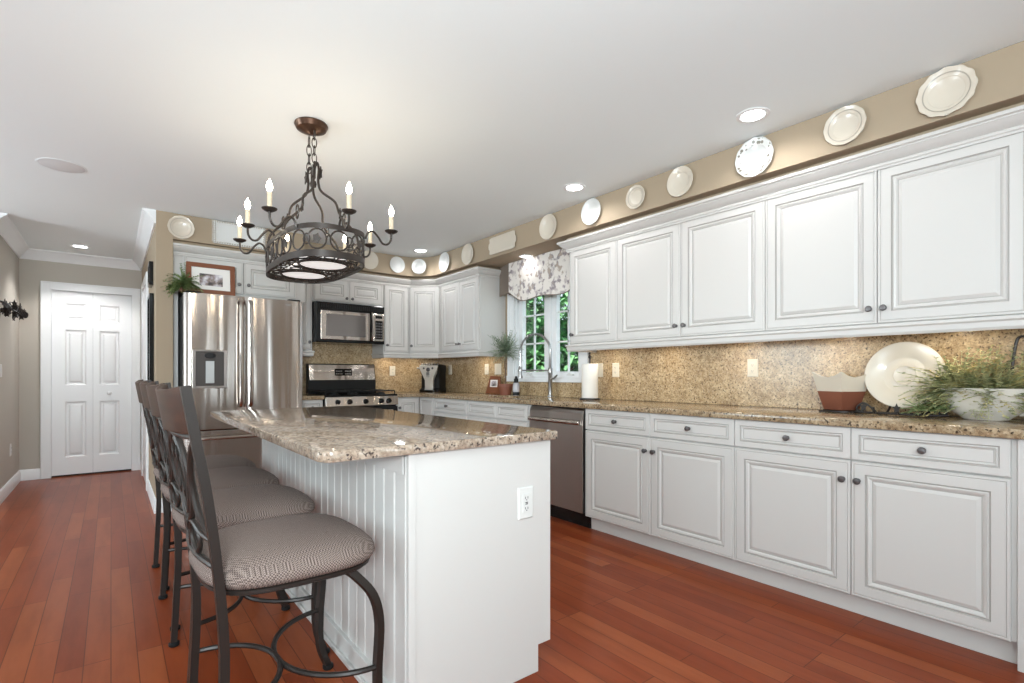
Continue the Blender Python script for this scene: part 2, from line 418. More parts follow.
# kitchen window
win = bpy.data.objects.new('window_1', None); COL.objects.link(win); win['kind'] = 'structure'; win.location = (XW, 3.675, 0)
def wbox(b, y0, y1, z0, z1, x0, x1): b.box(x0, x1, y0-3.675, y1-3.675, z0, z1)
b = MB()
wbox(b, WY1, 4.25, WZ0-.05, 2.14, -.018, 0); wbox(b, 3.10, WY0, WZ0-.05, 2.14, -.018, 0); wbox(b, WY0, WY1, WZ1, 2.14, -.018, 0)
wbox(b, 4.235, 4.25, WZ0-.05, 2.14, -.026, -.018); wbox(b, 3.10, 3.115, WZ0-.05, 2.14, -.026, -.018)
wbox(b, 3.08, 4.27, WZ0-.055, WZ0-.02, -.04, .0); wbox(b, 3.08, 4.27, WZ0-.02, WZ0+.005, -.045, .10)
b.build('window_casing', M['trim'], win, smooth=False, bev=.003)
b = MB()
wbox(b, WY1-.02, WY1, WZ0, WZ1, 0, .12); wbox(b, WY0, WY0+.02, WZ0, WZ1, 0, .12); wbox(b, WY0+.02, WY1-.02, WZ1-.02, WZ1, 0, .12)
wbox(b, 3.62, 3.68, WZ0+.005, WZ1-.02, .01, .12)
b.build('jamb', M['trim'], win, smooth=False, bev=.002)
for (a, c) in ((WY0+.02, 3.62), (3.68, WY1-.02)):
    g0, g1, h0, h1 = a+.055, c-.055, WZ0+.045, WZ1-.065
    b = MB()
    wbox(b, a, g0, WZ0+.005, WZ1-.02, .035, .085); wbox(b, g1, c, WZ0+.005, WZ1-.02, .035, .085)
    wbox(b, g0, g1, WZ0+.005, h0, .035, .085); wbox(b, g0, g1, h1, WZ1-.02, .035, .085)
    s_ = b.build('sash', M['trim'], win, smooth=False, bev=.003)
    b = MB(); ym = (g0+g1)/2
    wbox(b, ym-.008, ym+.008, h0, h1, .052, .068)
    for z in (1.426, 1.709): wbox(b, g0, g1, z-.008, z+.008, .052, .068)
    b.build('muntins', M['trim'], s_, smooth=False)
    gm = M.setdefault('glass', mat('window_glass', (1, 1, 1), 0, trans=1.0))
    b = MB(); wbox(b, g0, g1, h0, h1, .058, .062); b.build('pane', gm, s_, smooth=False)
# window glass lets light straight through (thin pane)
t = NT(M['glass']); tr = t.n('ShaderNodeBsdfTransparent'); gl = t.n('ShaderNodeBsdfGlossy'); gl.inputs['Roughness'].default_value = .02
mx = t.n('ShaderNodeMixShader'); mx.inputs[0].default_value = .05
t.l(tr.outputs[0], mx.inputs[1]); t.l(gl.outputs[0], mx.inputs[2])
t.l(mx.outputs[0], [n for n in t.t.nodes if n.type == 'OUTPUT_MATERIAL'][0].inputs[0])
for yy in (3.36, 3.94):   # casement crank handles
    b = MB(); wbox(b, yy-.035, yy+.035, WZ0+.006, WZ0+.022, .004, .032)
    b.tube([(.01, yy-3.675, WZ0+.025), (-.006, yy-3.675+.02, WZ0+.036), (-.01, yy-3.675+.055, WZ0+.038)], .006)
    b.build('crank', M['plastic'], win, bev=.004)

# ------------------------------------------------------------------ cabinetry
def cab_panel(w, h, drawer=False):
    b = MB(); T = .02
    b.loops([ring(0, w, 0, h, T), ring(0, w, 0, h, .003), ring(.003, w-.003, .003, h-.003, 0)], cap0=True, cap1=False)
    if drawer: st = [(.003, 0), (.030, 0), (.033, .005), (.036, .005), (.040, .001), (.046, .007), (.050, .007)]; mis = [0, 1, 1, 0, 0, 1, 0]
    else: st = [(.003, 0), (.010, 0), (.013, .002), (.016, 0), (.055, 0), (.058, .006), (.0615, .006), (.066, .001), (.074, .004), (.080, .010), (.084, .010), (.098, .003), (.104, .003)]; mis = [0, 1, 0, 0, 1, 1, 0, 0, 0, 1, 0, 0, 0]
    R = [[b.v(p) for p in ring(i, w-i, i, h-i, y)] for i, y in st]
    for k in range(len(R)-1):
        for j in range(4): b.f([R[k][j], R[k][(j+1) % 4], R[k+1][(j+1) % 4], R[k+1][j]], mis[k])
    b.f(R[-1], 0)
    return b
KNOB = None
def add_knob(parent, x, z):
    global KNOB
    if KNOB is None:
        b = MB(); b.M = Matrix.Rotation(PI/2, 4, 'X')
        b.lathe([(.011, 0), (.011, .002), (.005, .004), (.005, .012), (.013, .017), (.0155, .022), (.012, .027), (.004, .0285), (.0005, .0285)], seg=18)
        KNOB = b.build('knob', M['knob'], parent)
        KNOB.location = (x, 0, z); return KNOB
    o = bpy.data.objects.new('knob', KNOB.data); COL.objects.link(o); o.parent = parent; o.location = (x, 0, z); return o
def add_door(root, x, z, w, h, knob=None, name='door'):
    o = cab_panel(w-.003, h, name != 'door').build(name, [M['cab'], M['glaze']], root, smooth=False)
    o.location = (x+.0015, -.021, z)
    if knob: add_knob(o, knob[0]*(w-.003), knob[1]*h if knob[1] <= 1 else knob[1])
    return o
# local frame: x = width to the right seen from the front, y = depth into the wall, z up
RW = -PI/2
def right_x(face): return face
def base_cab(label, origin, rz, w, items, depth=.57, group='white base cabinets', toe=True, h=.872, z0=.10):
    r = thing('base_cabinet', label, 'cabinet', origin, rz, group)
    b = MB(); b.box(0, w, 0, depth, z0, h)
    b.build('carcass', M['cab'], r, smooth=False)
    if toe: MB().box(0, w, .045, depth, 0, z0-.001).build('toe_kick', M['cab'], r, smooth=False)
    for it in items:
        kind, x, z, ww, hh = it[:5]; add_door(r, x, z, ww, hh, it[5] if len(it) > 5 else None, kind)
    return r
XF = 2.697     # carcass face plane of right bases (door face 2.675)
# right run toward the camera: origin is far end
def rb(label, y_far, y_near, items, **k): return base_cab(label, (XF, y_far, 0), RW, y_far-y_near, items, depth=XW-XF-.002, **k)
DH, DZ0, RH, RZ0 = .615, .102, .146, .724
def pair(ws, knobs):
    x = 0; its = []
    for w_, kx in zip(ws, knobs):
        its.append(('door', x, DZ0, w_, DH, (kx, .86))); its.append(('drawer', x, RZ0, w_, RH, (.5, .5))); x += w_
    return its
k1 = (1-.03/.555); k0 = .03/.555
rb('white base cabinet beside the dishwasher, two drawers over two doors', 2.567, 1.452, pair([.559, .556], [k1, k0]))
rb('white base cabinet at the near end of the long counter, below the fern bowl', 1.452, .345, pair([.559, .533], [k1, k0]) )
b = MB(); b.box(2.680, XW-.002, .318, .3435, .0, .872); tag(b.build('end_panel', M['cab'], smooth=False, bev=.002), 'plain white panel closing the near end of the base cabinets', 'cabinet panel')
rb('white sink base cabinet with two false drawer fronts left of the dishwasher', 4.112, 3.185, [('false_drawer', 0, .732, .468, .132), ('false_drawer', .468, .732, .427, .132), ('door', 0, DZ0, .468, .62, (k1, .86)), ('door', .468, DZ0, .427, .62, (k0, .86))])
rb('white base cabinet in the far corner with one small knobbed drawer', 5.10, 4.112, [('drawer', .35, .732, .63, .132, (.42, .5)), ('door', .35, DZ0, .63, .62, (.94, .86)), ('filler_panel', .03, DZ0, .31, .765)])
# back wall bases
YF = 5.08
base_cab('narrow white base cabinet right of the range', (2.405, YF+.02, 0), 0, .28, [('door', .005, DZ0, .27, .765, (.10, .86))], depth=YB-YF-.022)
base_cab('narrow white base cabinet between the refrigerator and the range', (1.42, YF+.02, 0), 0, .215, [('door', .003, DZ0, .208, DH, (.12, .86)), ('drawer', .003, RZ0, .208, RH, (.5, .5))], depth=YB-YF-.022)

# wall cabinets
UZ0, UZ1 = 1.365, 2.125
def wall_cab(label, origin, rz, w, items, depth=.30, z0=UZ0-.005, z1=2.195, name='wall_cabinet'):
    r = thing(name, label, 'cabinet', origin, rz, 'white wall cabinets')
    MB().box(0, w, 0, depth, z0, z1).build('carcass', M['cab'], r, smooth=False)
    for kind, x, z, ww, hh, kb in items: add_door(r, x, z, ww, hh, kb, kind)
    return r
XU = 2.972; UH = UZ1-UZ0
def ru(label, y_far, y_near, items): return wall_cab(label, (XU, y_far, 0), RW, y_far-y_near, items, depth=XW-XU-.002)
kb = .095
ru('white wall cabinet with a single door, right beside the window', 3.018, 2.515, [('door', .012, UZ0, .491, UH, (.07, kb))])
ru('white double door wall cabinet second from the window', 2.515, 1.416, [('door', 0, UZ0, .543, UH, (1-k0, kb)), ('door', .543, UZ0, .556, UH, (k0, kb))])
ru('white double door wall cabinet nearest the camera with the widest doors', 1.416, .30, [('door', 0, UZ0, .545, UH, (1-k0, kb)), ('door', .545, UZ0, .525, UH, (k0, kb))])
ru('white double door wall cabinet on the left side of the window', 5.075, 4.31, [('door', 0, UZ0+.01, .380, UH-.01, (1-.06, kb)), ('door', .380, UZ0+.01, .365, UH-.01, (.06, kb))])
# diagonal corner
dg = thing('wall_cabinet', 'white diagonal corner wall cabinet above the coffee machine', 'cabinet', (2.715, 5.385, 0), -PI/4, 'white wall cabinets')
c_, s_ = math.cos(-PI/4), math.sin(-PI/4)
def loc_of(x, y): dx, dy = x-2.715, y-5.385; return (dx*c_+dy*s_, -dx*s_+dy*c_)
poly = [loc_of(*p) for p in ((2.722, 5.387), (2.968, 5.141), (2.968, 5.078), (3.285, 5.078), (3.285, 5.695), (2.705, 5.695), (2.705, 5.387))]
b = MB(); b.loops([[(x, y, UZ0-.005) for x, y in poly], [(x, y, 2.195) for x, y in poly]]); b.build('carcass', M['cab'], dg, smooth=False)
add_door(dg, .005, UZ0+.01, .355, UH-.01, (.08, kb))
YU = 5.387
wall_cab('tall narrow white wall cabinet right of the microwave', (2.392, YU, 0), 0, .311, [('door', .005, UZ0+.01, .298, UH-.01, (.10, kb))], depth=YB-YU-.002)
wall_cab('short two door white cabinet above the microwave', (1.622, YU, 0), 0, .768, [('door', .012, 1.885, .365, .235, (.92, .16)), ('door', .377, 1.885, .375, .235, (.08, .16))], depth=YB-YU-.002, z0=1.868)
wall_cab('very narrow white wall cabinet between refrigerator and microwave', (1.472, YU, 0), 0, .148, [('door', .004, UZ0+.01, .138, UH-.01, (.8, kb))], depth=YB-YU-.002)
fc = wall_cab('white cabinet enclosure above the refrigerator with two short doors', (.402, 5.10, 0), 0, 1.066, [('door', .085, 1.835, .445, .285, (.92, .28)), ('door', .532, 1.835, .445, .285, (.08, .28))], depth=YB-5.10-.002, z0=1.81)
MB().box(0, .04, 0, .59, 0, 1.809).build('side_panel', M['cab'], fc, smooth=False); MB().box(.995, 1.018, 0, .59, 0, 1.809).build('side_panel', M['cab'], fc, smooth=False)
# cabinet crown and light rails
CC = [(.0, .0), (.006, 0), (.008, .010), (.014, .013), (.014, .022), (.010, .026), (.024, .034), (.040, .046), (.050, .058), (.054, .060), (.054, .066), (.066, .070), (.066, .085), (0, .085)]
def ccrown(label, path, z=2.112): return tag(MB().sweep([(o, z+h) for o, h in CC], path).build('crown_molding', M['cab'], angle=22), label, 'molding', 'cabinet crown moldings')
RAILP = [(0, .055), (.012, .055), (.016, .042), (.008, .034), (.008, .012), (.002, 0), (-.016, 0), (-.016, .055)]
def rail(label, path, z=1.304): return tag(MB().sweep([(o, z+h) for o, h in RAILP], path).build('light_rail', M['cab'], angle=22), label, 'molding', 'cabinet light rails')
ccrown('white crown molding along the long row of wall cabinets', [(XW-.003, 3.020), (XU-.022, 3.020), (XU-.022, .30)])
ccrown('white crown molding around the far corner and refrigerator cabinets', [(.402, 5.078), (1.470, 5.078), (1.470, 5.365), (2.713, 5.365), (2.950, 5.128), (2.950, 4.308), (XW-.003, 4.308)])
rail('white light rail under the long row of wall cabinets', [(XW-.003, 3.020), (XU-.022, 3.020), (XU-.022, .30)])
rail('white light rail under the corner cabinets left of the window', [(2.392, 5.68), (2.392, 5.365), (2.713, 5.365), (2.950, 5.128), (2.950, 4.308), (XW-.003, 4.308)])
rail('short white light rail under the cabinet beside the refrigerator', [(1.472, 5.365), (1.62, 5.365), (1.62, 5.68)])

b = MB(); b.box(2.93, XW, .30, 3.01, 2.1965, SZ)
b.loops([[(x, y, z) for x, y in ((1.45, 5.35), (2.70, 5.35), (2.93, 5.12), (2.93, 4.32), (XW, 4.32), (XW, YB), (1.45, YB))] for z in (2.1965, SZ)]); b.box(.402, 1.45, 5.06, YB, 2.1965, SZ)
struct(b.build('trim_5', M['wall'], smooth=False))
# counters
def slab(b, poly, z0, z1, e=.006):
    def inset(d):
        n = len(poly); out = []
        ar = sum(poly[i][0]*poly[(i+1) % n][1]-poly[(i+1) % n][0]*poly[i][1] for i in range(n)); sg = 1 if ar > 0 else -1
        for i in range(n):
            a, p, c = Vector(poly[i-1]), Vector(poly[i]), Vector(poly[(i+1) % n])
            d0, d1 = (p-a).normalized(), (c-p).normalized(); n0 = Vector((-d0.y, d0.x))*sg; n1 = Vector((-d1.y, d1.x))*sg
            mv = (n0+n1)/(1+n0.dot(n1)); out.append(p+mv*d)
        return out
    R = [(e, z0), (e*.3, z0+e*.3), (0, z0+e), (0, z1-e), (e*.3, z1-e*.3), (e, z1)]
    b.loops([[(q.x, q.y, z) for q in inset(i)] for i, z in R])
b = MB(); XC = 2.65
# L-shaped top with the sink cut out: built from slabs around the sink
slab(b, [(XC, .312), (XW-.002, .312), (XW-.002, 3.34), (XC, 3.34)], .873, .910)
b.box(XC+.006, 2.76, 3.335, 4.05, .873, .910); b.box(XC+.0001, XC+.0061, 3.335, 4.05, .879, .904); b.box(3.14, XW-.002, 3.335, 4.05, .873, .910)
slab(b, [(XC, 4.045), (XW-.002, 4.045), (XW-.002, YB-.002), (2.405, YB-.002), (2.405, 5.05), (2.60, 5.05), (XC, 5.0)], .873, .910)
tag(b.build('granite_countertop', M['gran'], angle=30), 'long golden speckled granite countertop running under the window to the corner', 'countertop')
b = MB(); slab(b, [(1.408, 5.05), (1.635, 5.05), (1.635, YB-.002), (1.408, YB-.002)], .873, .910)
tag(b.build('granite_countertop', M['gran'], angle=30), 'small granite countertop between refrigerator and range', 'countertop')
SPX = XW-.018
b = MB(); b.box(SPX, XW-.001, .312, 3.085, .911, 1.36); b.box(SPX, XW-.001, 3.085, 4.265, .911, 1.043); b.box(SPX, XW-.001, 4.265, YB-.02, .911, 1.36)
tag(b.build('granite_backsplash', M['gsplash'], smooth=False), 'golden granite backsplash on the window wall', 'backsplash')
b = MB(); b.box(1.408, 2.39, YB-.018, YB-.001, .911, 1.455); b.box(2.39, SPX-.001, YB-.018, YB-.001, .911, 1.36)
tag(b.build('granite_backsplash', M['gsplash'], smooth=False), 'golden granite backsplash on the wall behind the range', 'backsplash')

# sink and faucet
sk = thing('kitchen_sink', 'undermount steel sink set in the counter below the window', 'sink', (2.95, 3.69, .70))
b = MB(); b.loops([[(-.20, -.36, .17), (.20, -.36, .17), (.20, .36, .17), (-.20, .36, .17)], [(-.188, -.345, .17), (.188, -.345, .17), (.188, .345, .17), (-.188, .345, .17)], [(-.175, -.33, .01), (.175, -.33, .01), (.175, .33, .01), (-.175, .33, .01)]], cap0=False)
b.build('basin', M['ss2'], sk, bev=.004)
b = MB(); b.lathe([(.04, .011), (.04, .014), (.025, .012), (.001, .012)], seg=20); b.build('drain', M['chrome'], sk)
fa = thing('faucet', 'tall brushed nickel spring faucet with arched spout at the sink', 'faucet', (3.19, 3.50, .911))
b = MB(); b.lathe([(.028, 0), (.028, .008), (.019, .014), (.019, .20), (.022, .205), (.022, .26), (.015, .27), (.013, .44)], seg=20)
b.build('body', M['chrome'], fa)
arch = spline([(0, 0, .44), (-.004, .02, .50), (-.02, .09, .565), (-.04, .18, .585), (-.07, .27, .555), (-.085, .325, .47), (-.085, .335, .38), (-.085, .335, .28)], 8)
b = MB(); b.tube(arch, .0085, 8)
# coil spring
n = len(arch); pts = []
for i in range(n*5):
    t_ = i/5; i0 = min(int(t_), n-2); p = arch[i0].lerp(arch[i0+1], t_-i0); d = (arch[i0+1]-arch[i0]).normalized()
    u = d.cross(Vector((1, 0, .1))).normalized(); v_ = d.cross(u); a = i*1.35
    pts.append(p+(u*math.cos(a)+v_*math.sin(a))*.012)
b.tube(pts, .0022, 5); b.build('spring_spout', M['chrome'], fa)
b = MB(); b.lathe([(.011, 0), (.017, -.01), (.019, -.08), (.024, -.10), (.024, -.115), (.002, -.116)], (-.085, .335, .285), seg=18); b.build('spray_head', M['chrome'], fa)
b = MB(); b.tube([(0, 0, .245), (-.04, .16, .245), (-.083, .32, .245)], .007); b.lathe([(.024, -.008), (.024, .008)], (-.085, .335, .245), seg=16); b.build('support_arm', M['chrome'], fa)
b = MB(); b.tube([(0, -.01, .165), (-.01, -.06, .17), (-.02, -.11, .20)], [.011, .009, .007]); b.build('lever_handle', M['chrome'], fa)

# ------------------------------------------------------------------ island
IX0, IX1, IY0, IY1 = .730, 1.325, 1.452, 3.42
il = thing('kitchen_island', 'long white kitchen island cabinet with beadboard side facing the stools', 'kitchen island', (1.03, 2.44, 0))
def ibox(b, x0, x1, y0, y1, z0, z1): b.box(x0-1.03, x1-1.03, y0-2.44, y1-2.44, z0, z1)
b = MB(); ibox(b, IX0+.012, IX1-.024, IY0+.02, IY1-.02, .10, .866); ibox(b, IX0+.012, IX1-.066, IY0+.02, IY1-.02, 0, .10); b.build('carcass', M['cab'], il, smooth=False)
for nm, y0, y1 in (('end_panel', IY0, IY0+.019), ('end_panel', IY1-.019, IY1)):
    b = MB(); pl = [(IX0, 0), (IX1-.062, 0), (IX1-.062, .10), (IX1-.001, .10), (IX1-.001, .866), (IX0, .866)]
    b.loops([[(x-1.03, y0-2.44, z) for x, z in pl], [(x-1.03, y1-2.44, z) for x, z in pl]])
    b.build(nm, M['cab'], il, smooth=False, bev=.002)
b = MB()   # corner post strip on the end panel
ibox(b, IX0-.003, IX0+.022, IY0-.004, IY0-.0005, 0, .866); b.build('corner_trim', M['cab'], il, smooth=False, bev=.001)
# beadboard: continuous profile with beads every 9 cm
b = MB(); prof = []; y = IY0+.020
while y < IY1-.03:
    y2 = min(y+.082, IY1-.02)
    prof += [(y, .0), (y+.0015, .0022), (y+.003, 0), (y+.006, -.0016), (y+.009, 0), (y+.0105, .0022), (y+.012, 0)]; y = y2
prof.append((IY1-.02, 0))
rows = [[(IX0+.002+d-1.03, yy-2.44, z) for yy, d in prof] for z in (.0, .866)]
b.loops(rows, False, False, closed=False); b.build('beadboard', M['cab'], il, smooth=True, angle=50)
b = MB(); ibox(b, IX0-.014, IX0+.004, IY0+.0, IY1, 0, .085); ibox(b, IX0-.026, IX0-.0145, IY0, IY1, 0, .02); b.build('baseboard', M['cab'], il, smooth=False, bev=.003)
b = MB(); ibox(b, IX0-.012, IX0-.008, IY0+.02, IY1-.02, .80, .866)
b.build('apron_rail', M['cab'], il, smooth=False)
for k, (y0, wd) in enumerate(((IY0+.02, .64), (IY0+.66, .64), (IY0+1.30, .64))):   # aisle side fronts
    for kind, z, h in (('door', .105, .60), ('drawer', .712, .148)):
        o = cab_panel(wd-.004, h, kind != 'door').build(kind, [M['cab'], M['glaze']], il, smooth=False)
        o.location = (IX1-1.03, y0-2.44, z); o.rotation_euler = (0, 0, PI/2)
        add_knob(o, (wd-.004)*(.5 if kind == 'drawer' else .92), h*(.5 if kind == 'drawer' else .9))
# island granite
def rpoly(x0, x1, y0, y1, rs, n=7):
    out = []
    for (cx, cy, a0, r) in ((x0+rs[0], y0+rs[0], PI, rs[0]), (x1-rs[1], y0+rs[1], 1.5*PI, rs[1]), (x1-rs[2], y1-rs[2], 0, rs[2]), (x0+rs[3], y1-rs[3], PI/2, rs[3])):
        for k in range(n+1): a = a0+PI/2*k/n; out.append((cx+r*math.cos(a), cy+r*math.sin(a)))
    return out
b = MB(); slab(b, rpoly(.452, 1.340, 1.422, 3.47, (.045, .012, .02, .045)), .868, .900, .005)
tag(b.build('granite_countertop', M['gisl'], angle=30), 'pale speckled granite island countertop overhanging the bar stools', 'countertop')

# outlets
def outlet(label, mtx, two=False, gfci=False, m_='plasticc', switch=False):
    r = thing('wall_outlet' if not switch else 'light_switch', label, 'outlet' if not switch else 'switch'); r.matrix_world = mtx
    W2, H2 = (.058, .058) if two else (.035, .058)
    b = MB(); b.loops([ring(-W2, W2, -H2, H2, 0), ring(-W2, W2, -H2, H2, -.003), ring(-W2+.004, W2-.004, -H2+.004, H2-.004, -.006)]); b.build('cover_plate', M[m_], r, smooth=False)
    for cx in ((-.023, .023) if two else (0,)):
        b = MB(); b.loops([ring(cx-.0165, cx+.0165, -.033, .033, -.0061), ring(cx-.0165, cx+.0165, -.033, .033, -.009)]); rc = b.build('receptacle' if not switch else 'rocker', M[m_], r, smooth=False, bev=.001)
        if not switch:
            b = MB()
            for cz in (-.019, .019):
                b.box(cx-.007, cx-.0045, -.0096, -.0091, cz-.003, cz+.005); b.box(cx+.0045, cx+.007, -.0096, -.0091, cz-.003, cz+.005); b.box(cx-.002, cx+.002, -.0096, -.0091, cz-.009, cz-.005)
            if gfci: b.box(cx-.006, cx+.006, -.0100, -.0091, -.0045, -.001); b.box(cx-.006, cx+.006, -.0100, -.0091, .001, .0045)
            b.build('slots', M['slot'], rc, smooth=False)
    return r
def mt(x, y, z, rz): return Matrix.Translation((x, y, z)) @ Matrix.Rotation(rz, 4, 'Z')
outlet('white outlet plate on the end panel of the island', mt(1.198, IY0-.0005, .643, 0), gfci=True, m_='plastic')
outlet('almond outlet on the granite backsplash left of the cream platter', mt(SPX-.0005, 1.648, 1.157, RW))
outlet('almond outlet on the backsplash just right of the paper towels', mt(SPX-.0005, 2.79, 1.153, RW))
outlet('almond switch plate on the backsplash, right edge hidden behind paper towels', mt(SPX-.0005, 2.965, 1.153, RW), switch=True)
outlet('almond outlet on the backsplash above the red plaque, left of a wider plate', mt(SPX-.0005, 4.63, 1.176, RW))
outlet('wide almond double switch plate on the backsplash beside the window', mt(SPX-.0005, 4.42, 1.176, RW), two=True, switch=True)
outlet('almond outlet on the backsplash right of the coffee machine', mt(SPX-.0005, 5.40, 1.176, RW))
outlet('almond outlet on the backsplash between range and coffee machine', mt(2.64, YB-.0185, 1.16, 0))
outlet('white outlet low on the left hallway wall', mt(XHL+.0005, 6.82, .395, PI/2), m_='plastic')
outlet('white light switch on the left hallway wall', mt(XHL+.0005, 6.27, 1.15, PI/2), m_='plastic', switch=True)

# ------------------------------------------------------------------ appliances
# refrigerator
fx0, fx1, fy, ft = .452, 1.364, 4.80, 1.775
rf = thing('refrigerator', 'tall stainless steel french door refrigerator with water dispenser', 'refrigerator', ((fx0+fx1)/2, 5.2, 0)); FC = (fx0+fx1)/2
def fb(b, x0, x1, y0, y1, z0, z1, mi=0): b.box(x0-FC, x1-FC, y0-5.2, y1-5.2, z0, z1, mi)
b = MB(); fb(b, fx0, fx1, fy+.065, 5.60, .02, ft-.02); b.build('body', M['blackm'], rf, smooth=False, bev=.004)
def curved_door(x0, x1, z0, z1, bulge=.010, th=.06, hole=None, n=14):
    b = MB(); rings = []
    zs = [z0, z0+.004, z1-.004, z1]; 
    def yf(x): u = (x-x0)/(x1-x0)*2-1; e = max(0, abs(u)-.9)/.1; return fy-5.2+bulge*u*u+.012*e*e
    cols = [x0+(x1-x0)*i/n for i in range(n+1)]
    for x in cols: rings.append([(x-FC, fy+th-5.2, z0), (x-FC, fy+th-5.2, z1), (x-FC, yf(x)+.003, z1), (x-FC, yf(x), z1-.004), (x-FC, yf(x), z0+.004), (x-FC, yf(x)+.003, z0)])
    b.loops(rings); return b
mid = .893
# left door with dispenser recess
dx0, dx1, dz0, dz1 = .512, .757, 1.005, 1.315
ld = curved_door(fx0, mid-.0015, .665, ft).build('door', M['ss'], rf, angle=30)
cut = bpy.data.meshes.new('cutter'); bb = bmesh.new()
rd = curved_door(mid+.0015, fx1, .665, ft).build('door', M['ss'], rf, angle=30)
fz = curved_door(fx0, fx1, .05, .655).build('freezer_drawer', M['ss'], rf, angle=30)
bb.free(); bpy.data.meshes.remove(cut)
# dispenser: proud bezel around a dark recessed box
b = MB(); yq = fy+.0
for q in ((dx0, dx0+.022, dz0, dz1), (dx1-.022, dx1, dz0, dz1), (dx0+.022, dx1-.022, dz1-.012, dz1), (dx0+.022, dx1-.022, dz0, dz0+.018)): fb(b, q[0], q[1], yq-.014, yq+.006, q[2], q[3])
dsp = b.build('dispenser', M['ss2'], ld, smooth=False, bev=.002)
b = MB(); fb(b, dx0+.022, dx1-.022, yq-.004, yq+.004, dz0+.018, dz1-.012); b.build('recess', M['ss3'], dsp, smooth=False)
b = MB(); fb(b, dx0+.092, dx1-.092, yq-.008, yq-.004, dz0+.04, dz1-.09); b.build('paddle', M['chrome'], dsp, smooth=False, bev=.002)
b = MB(); b.M = Matrix.Translation(((dx0+dx1)/2-FC, yq-5.2-.004, dz1-.045)) @ Matrix.Rotation(PI/2, 4, 'X'); b.lathe([(.040, 0), (.040, .016), (.034, .020), (.001, .020)], seg=24, sy=.6); b.build('nozzle', M['blackm'], dsp)
def vhandle(x, parent):
    b = MB(); pts = spline([(x-FC, fy-5.2+.004, .85), (x-FC, fy-5.2-.035, .87), (x-FC, fy-5.2-.048, 1.0), (x-FC, fy-5.2-.052, 1.3), (x-FC, fy-5.2-.048, 1.62), (x-FC, fy-5.2-.035, 1.72), (x-FC, fy-5.2+.004, 1.74)], 5)
    b.tube(pts, .014, 10, flat=1.0); return b.build('handle', M['ss'], parent)
vhandle(mid-.036, ld); vhandle(mid+.04, rd)
b = MB(); pts = spline([(fx0+.10-FC, fy-5.2+.004, .60), (fx0+.11-FC, fy-5.2-.04, .60), (fx0+.25-FC, fy-5.2-.052, .60), (fx1-.25-FC, fy-5.2-.052, .60), (fx1-.11-FC, fy-5.2-.04, .60), (fx1-.10-FC, fy-5.2+.004, .60)], 5); b.tube(pts, .014, 10); b.build('handle', M['ss'], fz)
b = MB(); fb(b, fx0+.02, fx1-.02, fy+.03, fy+.10, 0, .048); b.build('toe_grille', M['blackm'], rf, smooth=False)
for hx in (fx0+.02, fx1-.12): b = MB(); fb(b, hx, hx+.10, fy+.01, fy+.12, ft, ft+.012); b.build('hinge_cover', M['blackm'], rf, smooth=False, bev=.003)
b = MB(); fb(b, fx1-.16, fx1-.10, fy+.0015, fy+.006, ft-.045, ft-.037); b.build('badge', M['ss2'], rd, smooth=False)

# range
rg = thing('gas_range', 'stainless and black gas range with control knobs below the microwave', 'range', (2.02, 5.35, 0))
def gb(b, x0, x1, y0, y1, z0, z1, mi=0): b.box(x0, x1, y0-5.35, y1-5.35, z0, z1, mi)
b = MB(); gb(b, -.378, .378, 5.07, 5.68, .03, .895); b.build('body', M['blackm'], rg, smooth=False, bev=.003)
b = MB(); gb(b, -.379, .379, 5.035, 5.60, .896, .913); b.build('cooktop', M['black'], rg, smooth=False, bev=.004)
b = MB(); b.loops([[(x, y-5.35, z) for y, z in ((5.068, .795), (5.018, .800), (5.030, .895), (5.068, .895))] for x in (-.379, .379)]); cp = b.build('control_panel', M['ss'], rg, smooth=False, bev=.004)
for x in (-.262, -.142, .024, .19, .275):
    b = MB(); b.M = Matrix.Translation((x, 5.022-5.35, .845)) @ Matrix.Rotation(PI/2+.1, 4, 'X')
    b.lathe([(.026, 0), (.026, .006), (.021, .010), (.019, .028), (.016, .031), (.001, .031)], seg=20); b.box(-.004, .004, -.019, .019, .028, .037); b.build('control_knob', M['black'], cp)
b = MB(); gb(b, -.376, .376, 5.025, 5.068, .20, .785); od = b.build('oven_door', M['black'], rg, smooth=False, bev=.004)
b = MB(); b.tube([(-.30, 5.03-5.35, .745), (-.30, 4.985-5.35, .745), (.30, 4.985-5.35, .745), (.30, 5.03-5.35, .745)], .011, 10); b.build('handle', M['ss'], od)
b = MB(); gb(b, -.376, .376, 5.03, 5.068, .04, .19); b.build('storage_drawer', M['ss'], rg, smooth=False, bev=.004)
# back guard
b = MB(); b.loops([[(x, y-5.35, z) for y, z in ((5.60, .913), (5.68, .913), (5.68, 1.235), (5.635, 1.235), (5.60, 1.05))] for x in (-.376, .376)]); bg_ = b.build('back_guard', M['blackm'], rg, smooth=False, bev=.003)
tl = math.atan2(.035, .185)
b = MB(); b.M = Matrix.Translation((0, 5.615-5.35-.003, 1.135)) @ Matrix.Rotation(-tl, 4, 'X')
b.box(-.365, .365, -.004, .002, -.082, .092); fp = b.build('guard_face', M['ss'], bg_, smooth=False, bev=.003)
b = MB(); b.M = Matrix.Translation((0, 5.615-5.35-.003, 1.135)) @ Matrix.Rotation(-tl, 4, 'X')
b.box(-.09, .10, -.008, -.004, -.03, .045); b.build('clock_display', M['black'], fp, smooth=False, bev=.002)
b = MB(); b.M = Matrix.Translation((0, 5.615-5.35-.003, 1.135)) @ Matrix.Rotation(-tl, 4, 'X')
for i in range(4):
    for j in range(2): b.box(-.078+i*.018, -.066+i*.018, -.010, -.008, -.018+j*.03, -.006+j*.03)
